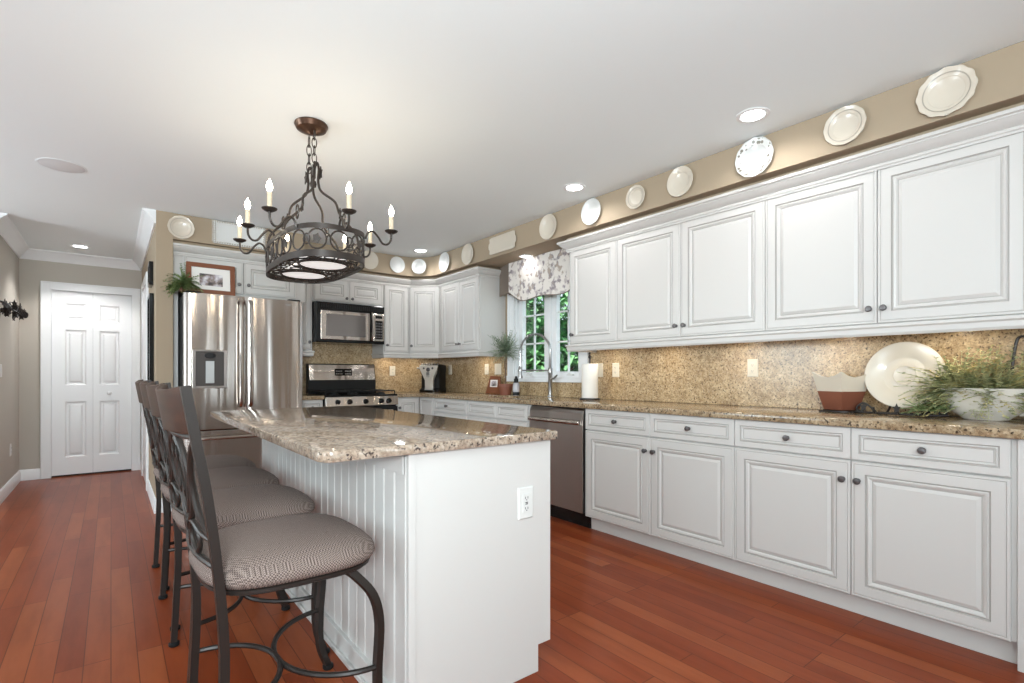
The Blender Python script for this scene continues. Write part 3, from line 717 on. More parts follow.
for i in range(4): b.box(.022+i*.018, .034+i*.018, -.010, -.008, -.018, -.006); b.box(.022+i*.018, .034+i*.018, -.010, -.008, .012, .024)
b.build('buttons', M['ss2'], fp, smooth=False)
for gx in (-.25, 0, .25):
    b = MB()
    for xx in (-.115, .115): b.tube([(gx+xx, 5.08-5.35, .945), (gx+xx, 5.57-5.35, .945)], .006, 6)
    for yy in (5.08, 5.2, 5.33, 5.45, 5.57): b.tube([(gx-.115, yy-5.35, .945), (gx+.115, yy-5.35, .945)], .006, 6)
    b.tube([(gx, 5.08-5.35, .948), (gx, 5.57-5.35, .948)], .006, 6)
    for xx in (-.115, .115):
        for yy in (5.08, 5.57): b.tube([(gx+xx, yy-5.35, .912), (gx+xx, yy-5.35, .945)], .007, 6)
    b.build('burner_grate', M['blackm'], rg)
for gx, yy in ((-.25, 5.18), (.25, 5.18), (-.25, 5.47), (.25, 5.47), (0, 5.33)):
    b = MB(); b.lathe([(.05, .9135), (.05, .922), (.036, .924), (.036, .932), (.001, .934)], (gx, yy-5.35, 0), seg=20); b.build('burner', M['blackm'], rg)

# microwave
mw = thing('microwave', 'over the range microwave, black with a stainless door', 'microwave', (1.997, 5.5, 1.448))
def mb_(b, x0, x1, y0, y1, z0, z1): b.box(x0, x1, y0-5.5, y1-5.5, z0-1.448, z1-1.448)
b = MB(); mb_(b, -.371, .371, 5.33, 5.695, 1.448, 1.862); b.build('body', M['black'], mw, smooth=False, bev=.004)
b = MB(); mb_(b, -.371, .371, 5.295, 5.329, 1.448, 1.862)
b.build('front_frame', M['black'], mw, smooth=False, bev=.008)
b = MB(); mb_(b, -.322, .200, 5.284, 5.294, 1.478, 1.775); dd = b.build('door', M['ss'], mw, smooth=False, bev=.005)
b = MB(); mb_(b, -.268, .150, 5.280, 5.2838, 1.515, 1.742); b.build('door_window', M['mwglass'], dd, smooth=False, bev=.002)
b = MB(); b.tube(spline([(.215, 5.30-5.5, .33), (.218, 5.265-5.5, .32), (.222, 5.255-5.5, .19), (.218, 5.265-5.5, .05), (.215, 5.30-5.5, .04)], 5), .011, 8); b.build('handle', M['ss'], dd)
b = MB(); mb_(b, .238, .360, 5.284, 5.294, 1.478, 1.775); kp = b.build('control_panel', M['ss'], mw, smooth=False, bev=.004)
b = MB(); mb_(b, .258, .342, 5.281, 5.2838, 1.50, 1.70); mb_(b, .262, .338, 5.281, 5.2838, 1.725, 1.755); b.build('keypad', M['black'], kp, smooth=False)
b = MB()
for i in range(3):
    for j in range(6): mb_(b, .266+i*.026, .284+i*.026, 5.2795, 5.281, 1.512+j*.03, 1.530+j*.03)
b.build('keys', M['knob'], kp, smooth=False)
b = MB()
for i in range(30): mb_(b, -.34+i*.0232, -.325+i*.0232, 5.2935, 5.2948, 1.80, 1.845)
b.build('vent_grille', M['blackm'], mw, smooth=False)

# dishwasher
dw = thing('dishwasher', 'stainless dishwasher with a bar handle beside the sink cabinet', 'dishwasher', (XF, 3.185, 0), RW)
b = MB(); b.box(.006, .612, 0, .57, .10, .868); b.build('body', M['blackm'], dw, smooth=False)
b = MB(); b.loops([[(x, y, z) for y, z in ((-.001, .115), (-.03, .115), (-.030, .70), (-.026, .83), (-.012, .862), (-.001, .864))] for x in (.008, .604)]); dd = b.build('door', M['ss2'], dw, smooth=False, bev=.003)
b = MB(); b.loops([[(x, y, z) for y, z in ((-.030, .745), (-.058, .752), (-.062, .765), (-.058, .780), (-.030, .784))] for x in (.022, .59)]); b.build('handle', M['ss'], dd, bev=.002)
b = MB(); b.box(.004, .614, .035, .05, 0, .098); b.build('toe_kick', M['black'], dw, smooth=False)
b = MB(); b.box(.606, .616, -.012, 0, .10, .868); b.build('dark_gap_strip', M['blackm'], dw, smooth=False)  # black strip standing in for the dark gap beside the door

# ------------------------------------------------------------------ bar stools
def make_stool():
    r = thing('bar_stool', '', 'bar stool', group='bar stools at the island')
    def px(z): # x of the back posts
        P = [(0, -.230), (.36, -.212), (.58, -.226), (.80, -.252), (1.08, -.300)]
        for (z0, x0), (z1, x1) in zip(P, P[1:]):
            if z <= z1: return x0+(x1-x0)*(z-z0)/(z1-z0)
        return P[-1][1]
    for s in (-1, 1):
        b = MB(); pts = spline([(px(z), s*(.205 if z < .3 else .200), z) for z in (0.012, .2, .4, .6, .8, .95, 1.085)], 4)
        b.tube(pts, .016, 4, flat=1.0, up=(1, 1, 0)); b.build('back_post', M['iron'], r, angle=30)
        b = MB(); pts = spline([(.100, s*.205, .540), (.135, s*.215, .508), (.180, s*.230, .445), (.196, s*.238, .36), (.188, s*.242, .22), (.192, s*.247, .10), (.222, s*.25, .012)], 5)
        b.tube(pts, .0155, 4, up=(1, 1, 0)); b.build('front_leg', M['iron'], r, angle=30)
    feet = [(-.228, .205), (-.228, -.205), (.223, .25), (.223, -.25)]
    for x, y in feet:
        b = MB(); b.lathe([(.017, 0), (.020, .004), (.020, .014), (.014, .018)], (x, y, 0), seg=12); b.build('foot_cap', M['blackm'], r)
    # foot rests: two arcs, from the front legs and from the back posts
    b = MB(); b.tube([(.190-.220*math.sin(t_*PI/24) if True else 0, .243*math.cos(t_*PI/24), .235) for t_ in range(25)], .0085, 8)
    b.build('foot_rest', M['iron'], r)
    b = MB(); b.tube([(-.228+.20*math.sin(t_*PI/24), .205*math.cos(t_*PI/24), .235) for t_ in range(25)], .0085, 8)
    b.build('foot_rest', M['iron'], r)
    # seat frame ring and cushion
    def sup(a, ax, ay, n=3.4):
        c, s = math.cos(a), math.sin(a); k = (abs(c)**n+abs(s)**n)**(-1/n); return ax*c*k, ay*s*k
    def seat_ring(z, d):
        out = []
        for k in range(40):
            x, y = sup(2*PI*k/40, .236-d, .250-d)
            y *= (1+.05*(x/.22)); out.append((x-.012, y, z-.034))
        return out
    b = MB(); b.loops([seat_ring(.568, .02), seat_ring(.568, .012), seat_ring(.586, .012), seat_ring(.586, .02)], False, False); b.tube(seat_ring(.577, .014), .009, 6, closed=True); b.build('seat_frame', M['iron'], r)
    b = MB(); b.loops([seat_ring(.585, .02), seat_ring(.588, .003), seat_ring(.603, -.006), seat_ring(.622, -.003), seat_ring(.640, .014), seat_ring(.654, .05), seat_ring(.662, .10), seat_ring(.666, .16)], True, True)
    b.build('seat_cushion', M['fabric'], r, angle=80)
    b = MB(); b.lathe([(.10, .512), (.10, .533), (.001, .535)], seg=24); b.build('swivel_plate', M['iron'], r)
    # curved wooden top rail
    b = MB(); rings = []
    for k in range(13):
        u = -1+2*k/12; y = .186*u; bow = -.030*(1-u*u); top = 1.085-.012*(1-u*u)
        rings.append([(px(.965)+bow+.008, y, .962), (px(top)+bow+.008, y, top), (px(top)+bow-.010, y, top), (px(.965)+bow-.010, y, .962)])
    b.loops(rings); b.build('top_rail', M['wood'], r, bev=.004, angle=40)
    # scrollwork
    def bx(z, y): return px(z)-.020*(1-(y/.2)**2)
    def loop(cy, cz, ry, rz, n=24): return [(bx(cz+rz*math.sin(2*PI*k/n), cy+ry*math.cos(2*PI*k/n)), cy+ry*math.cos(2*PI*k/n), cz+rz*math.sin(2*PI*k/n)) for k in range(n)]
    b = MB()
    b.tube(loop(0, .835, .095, .125), .0085, 8, closed=True)
    b.tube(loop(0, .835, .052, .105), .006, 8, closed=True)
    for s in (-1, 1):
        b.tube([(bx(z, y*s), y*s, z) for y, z in [(p[0], p[1]) for p in spline([(.19, .95, 0), (.14, .90, 0), (.105, .83, 0), (.12, .75, 0), (.185, .70, 0)], 5)]], .0085, 8)
        b.tube(loop(s*.052, .672, .045, .042), .007, 8, closed=True)
        b.tube([(bx(z, y*s), y*s, z) for y, z in [(p[0], p[1]) for p in spline([(.19, .69, 0), (.12, .695, 0), (.07, .71, 0), (.0, .712, 0)], 5)]], .0075, 8)
    b.tube([(bx(.63, .19*u/6), .19*u/6, .622) for u in range(-6, 7)], .009, 8)
    b.tube([(bx(.958, .19*u/6), .19*u/6, .955) for u in range(-6, 7)], .008, 8)
    b.build('scroll_back', M['iron'], r)
    for sy, z0 in ((-1, .80), (1, .80), (-1, .90), (1, .90), (0, .70)):
        b = MB(); y = sy*.035; x = bx(z0, y)-.006
        c0 = [(x, y, z0-.02), (x-.004, y+.012, z0), (x-.006, y, z0+.022), (x-.004, y-.012, z0)]
        b.loops([c0, [(p[0]+.003, p[1], p[2]) for p in c0]]); b.build('leaf_ornament', M['iron'], r)
    return r
ST = make_stool()
sl = ['dark iron bar stool with checked cushion nearest the camera', 'dark iron bar stool second nearest the camera, behind the nearest one', 'dark iron bar stool third from the camera in the row', 'dark iron bar stool at the far end of the island, next to the refrigerator']
for i, y in enumerate((1.735, 2.315, 2.880, 3.405)):
    o = ST if i == 0 else copy_tree(ST)
    o.location = (.440, y, 0); o['label'] = sl[i]
    if i == 0: o.location = (.435, 1.70, 0); o.rotation_euler = (0, 0, .04)

# ------------------------------------------------------------------ chandelier
CX, CY = .845, 2.79
cl = thing('chandelier', 'dark wrought iron oval chandelier with candle bulbs hanging over the island', 'chandelier', (CX, CY, 1.66))
Z = lambda z: z-1.66
b = MB(); b.lathe([(.001, Z(2.439)), (.082, Z(2.439)), (.085, Z(2.432)), (.074, Z(2.410)), (.045, Z(2.396)), (.014, Z(2.388)), (.001, Z(2.386))], (-.01, 0, 0), seg=28); b.build('canopy', M['bronze'], cl)
def chain(x, y, z0, z1, n):
    b = MB(); L = (z1-z0)/n
    for i in range(n):
        zc = z1-L*(i+.5); pts = []
        for k in range(14):
            a = 2*PI*k/14; u = .012*math.cos(a); w_ = (L*.66)*math.sin(a)
            pts.append((x+(u if i % 2 else 0), y+(0 if i % 2 else u), zc+w_))
        b.tube(pts, .0026, 6, closed=True)
    return b.build('chain', M['iron2'], cl)
chain(-.008, .045, Z(2.20), Z(2.386), 4); chain(-.008, -.045, Z(2.225), Z(2.386), 4)
def oval(z, d=0, ax=.195, ay=.400, n=48, p=3.0):
    out = []
    for k in range(n):
        a = 2*PI*k/n; c, s = math.cos(a), math.sin(a); q = (abs(c)**p+abs(s)**p)**(-1/p)
        out.append(((ax-d)*c*q, (ay-d)*s*q, z))
    return out
def band(z0, z1, th=.005):
    b = MB(); A = [oval(z0), oval(z1), oval(z1, th), oval(z0, th), oval(z0)]; b.loops(A, False, False); return b
band(Z(1.66), Z(1.692)).build('lower_ring', M['iron2'], cl)
band(Z(1.792), Z(1.815)).build('upper_ring', M['iron2'], cl)
# lattice of rings round the body
b = MB(); ov = oval(0, .003, n=240); per = [0]
for i in range(240): per.append(per[-1]+(Vector(ov[(i+1) % 240])-Vector(ov[i])).length)
def along(s):
    s %= per[-1]; i = 0
    lo, hi = 0, 240
    while hi-lo > 1:
        m_ = (lo+hi)//2
        if per[m_] <= s: lo = m_
        else: hi = m_
    a, c = Vector(ov[lo % 240]), Vector(ov[(lo+1) % 240]); return a.lerp(c, (s-per[lo])/(per[lo+1]-per[lo]))
NR = 20; stp = per[-1]/NR
for i in range(NR):
    b.tube([(*along(i*stp+.042*math.cos(2*PI*k/18))[:2], Z(1.742)+.046*math.sin(2*PI*k/18)) for k in range(18)], .0042, 6, closed=True)
    if i % 2: b.tube([(*along(i*stp+stp/2+.018*math.cos(2*PI*k/12))[:2], Z(1.742)+.024*math.sin(2*PI*k/12)) for k in range(12)], .0035, 5, closed=True)
b.build('ring_lattice', M['iron2'], cl)
for i in range(0, NR, 2):
    b = MB()
    p = along(i*stp); q = along(i*stp+.01); t_ = (q-p).normalized(); nn = Vector((t_.y, -t_.x, 0))
    for dz, w_ in ((0, .02),):
        lp = []
        for k in range(10):
            a = 2*PI*k/10; rr_ = .026*(1 if k % 2 == 0 else .72); c0 = p+t_*rr_*math.cos(a)*.8; lp.append((c0.x, c0.y, Z(1.742)+rr_*math.sin(a)))
        b.loops([[(x+nn.x*.004, y+nn.y*.004, z) for x, y, z in lp], [(x+nn.x*.007, y+nn.y*.007, z) for x, y, z in lp]])
    b.build('leaf_ornament', M['iron2'], cl)
# bottom grille with scrolls
b = MB()
for cy in (-.165, .165):
    b.tube([(.118*math.cos(2*PI*k/32), cy+.118*math.sin(2*PI*k/32), Z(1.668)) for k in range(32)], .007, 6, closed=True)
    b.tube([(.160*math.cos(2*PI*k/32), cy+.150*math.sin(2*PI*k/32), Z(1.668)) for k in range(32)], .004, 6, closed=True)
def inside(x, y, d=.02): return (abs(x)/(.195-d))**3+(abs(y)/(.40-d))**3 < 1
rnd = random.Random(3)
cs = [(x, y) for y in [i*.05 for i in range(-7, 8)] for x in (-.155, -.09, -.03, .03, .09, .155)]
for x, y in cs:
    if inside(x, y, .025) and min(math.hypot(x, y-.165), math.hypot(x, y+.165)) > .135:
        r_ = rnd.uniform(.020, .029); b.tube([(x+r_*math.cos(2*PI*k/12), y+r_*math.sin(2*PI*k/12), Z(1.667)) for k in range(12)], .003, 5, closed=True)
b.build('bottom_grille', M['iron2'], cl)
for cy in (-.165, .165):
    b = MB(); b.lathe([(.001, Z(1.664)), (.108, Z(1.667)), (.113, Z(1.672)), (.113, Z(1.70)), (.04, Z(1.735)), (.001, Z(1.735))], (0, cy, 0), seg=32); b.build('downlight_glass', M['glow'], cl)
# upright scroll rods
hubz = Z(2.13)
def leafm(b, c, s=.03, ang=0):
    lp = []
    for k in range(10):
        a = 2*PI*k/10+PI/2; rr_ = s*(1 if k % 2 == 0 else .5); lp.append((c[0]+rr_*math.cos(a)*.7*math.cos(ang), c[1]+rr_*math.cos(a)*.7*math.sin(ang), c[2]+rr_*math.sin(a)))
    nx, ny = -math.sin(ang)*.0025, math.cos(ang)*.0025
    b.loops([[(x-nx, y-ny, z) for x, y, z in lp], [(x+nx, y+ny, z) for x, y, z in lp]])
for sx in (-1, 1):
    for sy in (-1, 1):
        b = MB(); x0, y0 = sx*(.192 if sx*sy < 0 else .186), sy*.14
        b.tube(spline([(x0, y0, Z(1.812)), (x0*.90, y0*1.0, Z(1.865)), (x0*.52, y0*.92, Z(1.945)), (x0*.42, y0*.72, Z(2.02)), (x0*.13, y0*.40, Z(2.075)), (sx*.012, sy*.045, Z(2.13)), (sx*.012, sy*.055, Z(2.19)), (sx*.006, sy*.045, Z(2.225)), (0, sy*.025, Z(2.20)), (0, sy*.02, Z(2.15))], 5), .0065, 7)
        b.build('support_rod', M['iron2'], cl)
        b = MB(); b.tube([(x0*.62+.0*k, y0*.90+.022*math.cos(2*PI*k/14), Z(1.925)+.035*math.sin(2*PI*k/14)) for k in range(14)], .004, 5, closed=True)
        leafm(b, (x0*.5, y0*.95, Z(1.955)), .030, PI/2); b.build('leaf_scroll', M['iron2'], cl); b = MB(); leafm(b, (sx*.02, sy*.06, Z(2.17)), .036, PI/2)
        b.build('leaf_scroll', M['iron2'], cl)
b = MB(); b.lathe([(.014, Z(2.11)), (.018, Z(2.125)), (.014, Z(2.14))], seg=14); b.build('hub', M['iron2'], cl)
arms = []
for (ax, ay) in ((-.17, -.30), (-.19, 0), (-.17, .30), (.17, -.30), (.19, 0), (.17, .30), (0, -.395), (0, .395)):
    d = Vector((ax/abs(ax) if ax else 0, .28*(1 if ay > 0 else -1 if ay < 0 else 0) if ax else (1 if ay > 0 else -1))).normalized()
    b = MB(); L = .125
    P = lambda r_, z: (ax+d.x*r_, ay+d.y*r_, Z(z))
    b.tube(spline([P(-.004, 1.80), P(.008, 1.83), P(.030, 1.842), P(.055, 1.82), P(.080, 1.785), P(.105, 1.782), P(.122, 1.805), P(L, 1.84)], 5), .0055, 7)
    am = b.build('candle_arm', M['iron2'], cl); c = P(L, 0)
    b = MB(); b.lathe([(.001, Z(1.838)), (.014, Z(1.838)), (.030, Z(1.847)), (.033, Z(1.853)), (.012, Z(1.853)), (.001, Z(1.853))], (c[0], c[1], 0), seg=20); b.build('drip_cup', M['iron2'], am)
    b = MB(); b.lathe([(.011, Z(1.8535)), (.011, Z(1.925)), (.006, Z(1.927))], (c[0], c[1], 0), seg=14); b.build('candle_sleeve', M['candle'], am)
    b = MB(); b.lathe([(.004, Z(1.927)), (.011, Z(1.936)), (.0135, Z(1.948)), (.009, Z(1.967)), (.002, Z(1.98)), (.0004, Z(1.985))], (c[0], c[1], 0), seg=12); b.build('flame_bulb', M['bulb'], am)
    l = bpy.data.lights.new('candle_light', 'POINT'); l.energy = .6; l.color = (1, .80, .56); l.shadow_soft_size = .015
    lo = bpy.data.objects.new('candle_light', l); COL.objects.link(lo); lo.location = (CX+c[0], CY+c[1], 1.998)

# ------------------------------------------------------------------ recessed ceiling lights
def downlight(label, x, y, z, power, r=.062, col=(1, .95, .88), cone=165):
    o = thing('ceiling_light', label, 'ceiling light', (x, y, z), 0, 'recessed ceiling lights')
    b = MB(); b.lathe([(r, -.0005), (r+.018, -.0005), (r+.018, -.004), (r, -.007), (r-.006, -.004), (r-.006, -.0008)], seg=32, cap=False); b.build('trim_ring', M['trim'], o)
    b = MB(); b.lathe([(.001, -.0008), (r-.007, -.0008), (r-.007, -.003), (.001, -.004)], seg=32); b.build('lens', M['can'], o)
    l = bpy.data.lights.new('downlight', 'SPOT'); l.energy = power; l.spot_size = math.radians(cone); l.spot_blend = .5; l.shadow_soft_size = .05; l.color = col
    lo = bpy.data.objects.new('downlight', l); COL.objects.link(lo); lo.location = (x, y, z-.012)
downlight('recessed ceiling light nearest the camera, beside the long cabinet row', 2.58, 1.30, CEIL, 11)
downlight('recessed ceiling light in the middle of the kitchen ceiling, right of the chandelier', 2.58, 2.58, CEIL, 11)
downlight('recessed ceiling light at the far corner of the kitchen ceiling', 2.60, 4.90, CEIL, 11)
downlight('recessed light in the soffit above the sink window', 3.065, 3.70, SZ, 2.0, r=.05)
downlight('recessed ceiling light in the hallway before the white door', -.25, 6.90, CEIL, 46, cone=118)
sp = thing('ceiling_speaker', 'round grey speaker grille flush in the ceiling left of the chandelier', 'speaker', (-.245, 4.32, CEIL))
b = MB(); b.lathe([(.001, -.0005), (.112, -.0005), (.114, -.0015), (.105, -.003), (.001, -.003)], seg=40); b.build('grille', mat('speaker_grille', (.70, .70, .70), .8), sp)
b = MB(); b.lathe([(.1155, -.0004), (.124, -.0004), (.123, -.002), (.1155, -.0025)], seg=40, cap=False); b.build('rim', M['ceil'], sp)
# under-cabinet puck lights
for i, (x, y) in enumerate(((3.10, .62), (3.10, 1.15), (3.10, 1.70), (3.10, 2.25), (3.10, 2.80), (3.12, 4.62), (2.9, 5.50), (2.55, 5.55))):
    o = thing('puck_light', 'small round light under the wall cabinets', 'cabinet light', (x, y, 1.3595), 0, 'puck lights under the wall cabinets')
    b = MB(); b.lathe([(.034, 0), (.034, -.012), (.028, -.016), (.001, -.016)], seg=20); b.build('housing', M['trim'], o)
    l = bpy.data.lights.new('puck', 'AREA'); l.shape = 'DISK'; l.size = .05; l.energy = .6; l.color = (1, .84, .62)
    lo = bpy.data.objects.new('puck', l); COL.objects.link(lo); lo.location = (x, y, 1.340)

# ------------------------------------------------------------------ valance
b = MB(); Y1_, Y0_ = 4.03, 3.04; n = 40; top = SZ-.003
def vz(u):  # bottom edge height along the front, u 0 (far) .. 1 (near)
    return 1.835+.055*max(0, 1-u/.22)**1.5*1.6+.055*max(0, (u-.80)/.20)**1.5+.010*math.cos(u*PI*4)
fr_, bk = [], []
for i in range(n+1):
    u = i/n; y = Y1_+(Y0_-Y1_)*u; xx = 3.115+.004*math.sin(u*PI*6)
    fr_.append((xx, y, u))
rings = [[(x, y, top), (x-.003, y, (top+vz(u))/2), (x, y, vz(u)), (x+.012, y, vz(u)), (x+.012, y, top)] for x, y, u in fr_]
b.loops(rings, True, True)
vl = tag(b.build('window_valance', M['toile'], angle=40), 'padded cream valance with grey floral toile print above the window', 'valance')
b = MB(); b.loops([[(3.117, Y1_, vz(0)), (3.19, 4.285, 1.93), (3.20, 4.285, 1.93), (3.127, Y1_, vz(0))], [(3.117, Y1_, top), (3.19, 4.285, top), (3.20, 4.285, top), (3.127, Y1_, top)]]); sr2 = MB().box(3.128, XW-.03, Y0_, Y0_+.012, 1.90, top)
sd_ = b.build('side_return', M['taupe'], vl, smooth=False); sd_['label'] = 'dark taupe side of the valance'
sr2.build('side_return', M['taupe'], vl, smooth=False)['label'] = 'dark taupe side of the valance'
b = MB(); b.tube([(3.113, y, vz(u)) for x, y, u in fr_], .004, 6); b.build('piping', M['taupe'], vl)

# ------------------------------------------------------------------ wall plates
def plate(label, pos, face, r, kind='plain', m_='cream', ry=1.0, rimmat=None, scal=0):
    # face: 'x-' hangs on a wall facing -x, 'y-' facing -y, 'd' diagonal
    ang = {'x-': RW, 'y-': 0, 'd': -PI/4}[face]
    o = thing('decorative_plate', label, 'plate', pos, ang, 'plates hung along the soffit')
    wob = (lambda a, q: 1+(scal*math.cos(a*12) if q > r*.75 else 0)) if scal else None
    b = MB(); b.M = Matrix.Rotation(PI/2, 4, 'X')
    prof = [(.001, .004), (r*.5, .004), (r*.55, .002), (r*.62, .006), (r*.97, .019), (r, .020), (r*.985, .0225), (r*.94, .0215), (r*.66, .0115), (r*.62, .0095), (r*.60, .008), (.001, .008)]
    mis = [0]*7+[1]+[0]*4
    if not rimmat: mis = None
    b.lathe(prof, seg=72 if scal else 40, wob=wob, sy=ry, mis=mis); b.build('dish', [M[m_], rimmat or M[m_]], o, angle=40)
    if kind == 'ring':
        b = MB(); b.M = Matrix.Rotation(PI/2, 4, 'X'); b.lathe([(r*.76, .0165), (r*.80, .0185), (r*.80, .0175), (r*.76, .0155)], seg=40, cap=False, sy=ry); b.build('rim_line', M['greyw'], o)
    b = MB(); b.tube([(0, -.0005, -r*.98*ry), (0, -.018, -r*1.005*ry), (0, -.024, -r*.99*ry)], .0015, 5); b.tube([(0, -.0005, r*.98*ry), (0, -.018, r*1.005*ry), (0, -.024, r*.99*ry)], .0015, 5); b.build('hanger', M['chrome'], o)
    return o
PZ = 2.335; PX = XS-.002
plate('large cream scalloped plate nearest the camera on the soffit', (PX, .584, 2.333), 'x-', .103, scal=.022, kind='ring')
plate('cream fluted plate, second from the camera on the right soffit', (PX, .971, PZ), 'x-', .093, scal=.01, kind='ring')
plate('white plate with grey flower marks on its rim, third from the camera', (PX, 1.42, 2.33), 'x-', .108, m_='white', rimmat=M['floral'], scal=.012)
plate('plain cream plate, fourth from the camera on the right soffit', (PX, 1.894, PZ), 'x-', .094)
plate('small cream plate with embossed centre, fifth from the camera', (PX, 2.242, 2.332), 'x-', .080, scal=.008, kind='ring')
plate('white plate near the middle ceiling light, sixth from the camera', (PX, 2.655, PZ), 'x-', .098, m_='white')
plate('cream plate between the rectangular platter and the wall cabinets', (PX, 3.135, 2.332), 'x-', .104)
plate('cream plate left of the rectangular platter on the right soffit', (PX, 4.343, 2.331), 'x-', .106)
plate('white plate at the curve of the soffit, near the far ceiling light', (PX, 4.80, 2.331), 'x-', .108, m_='white')
plate('small white plate in the far corner of the soffit', (2.722, 5.158, 2.325), 'd', .084, m_='white')
plate('white plate on the far soffit above the cabinet right of the microwave', (2.493, 5.258, 2.332), 'y-', .090, m_='white')
plate('cream plate on the far soffit partly behind the chandelier', (2.172, 5.258, 2.340), 'y-', .100)
plate('round cream ribbed plate above the fern at the left end of the soffit', (.454, YS-.002, 2.326), 'y-', .094, kind='ring', scal=.01)
# rectangular platter with notched handles
o = thing('decorative_platter', 'rectangular cream platter with lobed ends on the right soffit', 'platter', (PX, 3.77, 2.327), RW, 'plates hung along the soffit')
def lobed(w, h, y):
    pts = []
    for (x, z) in ((-w, -h*.9), (-w*.85, -h), (w*.85, -h), (w, -h*.9), (w*.98, -h*.45), (w*1.06, -h*.3), (w*1.08, 0), (w*1.06, h*.3), (w*.98, h*.45), (w, h*.9), (w*.85, h), (-w*.85, h), (-w, h*.9), (-w*.98, h*.45), (-w*1.06, h*.3), (-w*1.08, 0), (-w*1.06, -h*.3), (-w*.98, -h*.45)): pts.append((x, y, z))
    return pts
b = MB(); b.loops([lobed(.15, .055, -.004), lobed(.195, .080, -.014), lobed(.193, .078, -.017), lobed(.152, .057, -.009)]); b.build('dish', M['cream'], o, angle=40)
# hobnail rectangular tray on the far soffit
o = thing('decorative_platter', 'white rectangular tray with a beaded pierced border above the refrigerator', 'platter', (.888, YS-.002, 2.335), 0, 'plates hung along the soffit')
b = MB(); b.loops([ring(-.17, .17, -.075, .075, -.004), ring(-.20, .20, -.098, .098, -.012), ring(-.198, .198, -.096, .096, -.016), ring(-.165, .165, -.07, .07, -.008)]); b.build('dish', M['white'], o, smooth=False, bev=.002)
b = MB()
def bead(x, z): 
    bmesh.ops.create_icosphere(b.bm, subdivisions=1, radius=.0068, matrix=Matrix.Translation((x, -.016, z)))
for i in range(21): bead(-.19+i*.019, .088); bead(-.19+i*.019, -.088)
for i in range(1, 9): bead(-.19, -.088+i*.0196); bead(.19, -.088+i*.0196)
b.build('beading', M['greyw'], o)
for s in (-1, 1):
    b = MB()
    for i in range(9): b.tube([(s*.20, -.010, -.085+i*.0213), (s*.212, -.010, -.080+i*.0213), (s*.212, -.010, -.072+i*.0213), (s*.20, -.010, -.068+i*.0213)], .002, 5)
    b.build('pierced_edge', M['white'], o)

# ------------------------------------------------------------------ things on the refrigerator
o = thing('picture_frame', 'cherry framed photograph leaning on top of the refrigerator', 'picture frame', (.665, 4.955, 1.789), 0)
TL = Matrix.Rotation(-.10, 4, 'X')
def fr_rect(b, w, h, bw, y0, y1, z0=0):
    for q in ((-w, w, 0, bw), (-w, w, h-bw, h), (-w, -w+bw, bw, h-bw), (w-bw, w, bw, h-bw)): b.box(q[0], q[1], y0, y1, q[2]+z0, q[3]+z0)
b = MB(); b.M = TL; fr_rect(b, .178, .26, .036, -.018, 0); b.build('frame', M['redw'], o, smooth=False, bev=.003)
b = MB(); b.M = TL; b.box(-.141, .141, -.008, -.001, .037, .223); b.build('mat_board', M['matb'], o, smooth=False)
b = MB(); b.M = TL; b.box(-.085, .085, -.0095, -.0081, .072, .172); b.build('photograph', M['photo'], o, smooth=False)
def leafcard(b, p, d, L, wd, up=Vector((0, 0, 1)), fold=.25, mi=0):
    d = d.normalized(); s = d.cross(up)
    if s.length < .05: s = Vector((1, 0, 0))
    s.normalize(); n = s.cross(d)
    a = [p, p+d*L*.35+s*wd+n*wd*fold, p+d*L, p+d*L*.35-s*wd+n*wd*fold, p+d*L*.5]
    vs = [b.v(q) for q in a]
    b.f([vs[0], vs[1], vs[4]], mi); b.f([vs[1], vs[2], vs[4]], mi); b.f([vs[2], vs[3], vs[4]], mi); b.f([vs[3], vs[0], vs[4]], mi)
def frond(b, p0, d0, L, nl, lw, ll, droop=.5, rn=random, mi=0, stem=.0012):
    d = d0.normalized(); p = Vector(p0); pts = [p.copy()]; st = L/nl
    for i in range(nl):
        d = (d+Vector((rn.uniform(-.12, .12), rn.uniform(-.12, .12), -droop/nl+rn.uniform(-.05, .05)))).normalized(); p = p+d*st; pts.append(p.copy())
        sc = 1-.5*i/nl
        for s in (-1, 1):
            side = d.cross(Vector((0, 0, 1))); side = side.normalized()*s if side.length > .05 else Vector((s, 0, 0))
            leafcard(b, p, side+d*.7+Vector((rn.uniform(-.3, .3), rn.uniform(-.3, .3), rn.uniform(-.3, .3))), ll*sc*rn.uniform(.7, 1.2), lw*sc, mi=mi)
    b.tube(pts, stem, 4, mi=mi)
o = thing('potted_fern', 'small green fern spilling over the left corner of the refrigerator', 'plant', (.475, 4.925, 1.789), 0)
b = MB(); b.lathe([(.001, 0), (.032, 0), (.042, .05), (.045, .055), (.038, .055), (.034, .045), (.001, .045)], seg=18); b.build('pot', M['terra'], o)
b = MB(); rn = random.Random(5)
for k in range(120):
    a = rn.uniform(0, 2*PI); e = rn.uniform(.0, 1.2); d = Vector((math.cos(a)*math.cos(e)-.35, math.sin(a)*math.cos(e)-.45, math.sin(e)*.75))
    frond(b, (0, -.01, .05), d, rn.uniform(.09, .18), 10, .012, .032, rn.uniform(.6, 1.7), rn)
b.build('foliage', M['leaf'], o)

# ------------------------------------------------------------------ things on the counters
CZ = .911
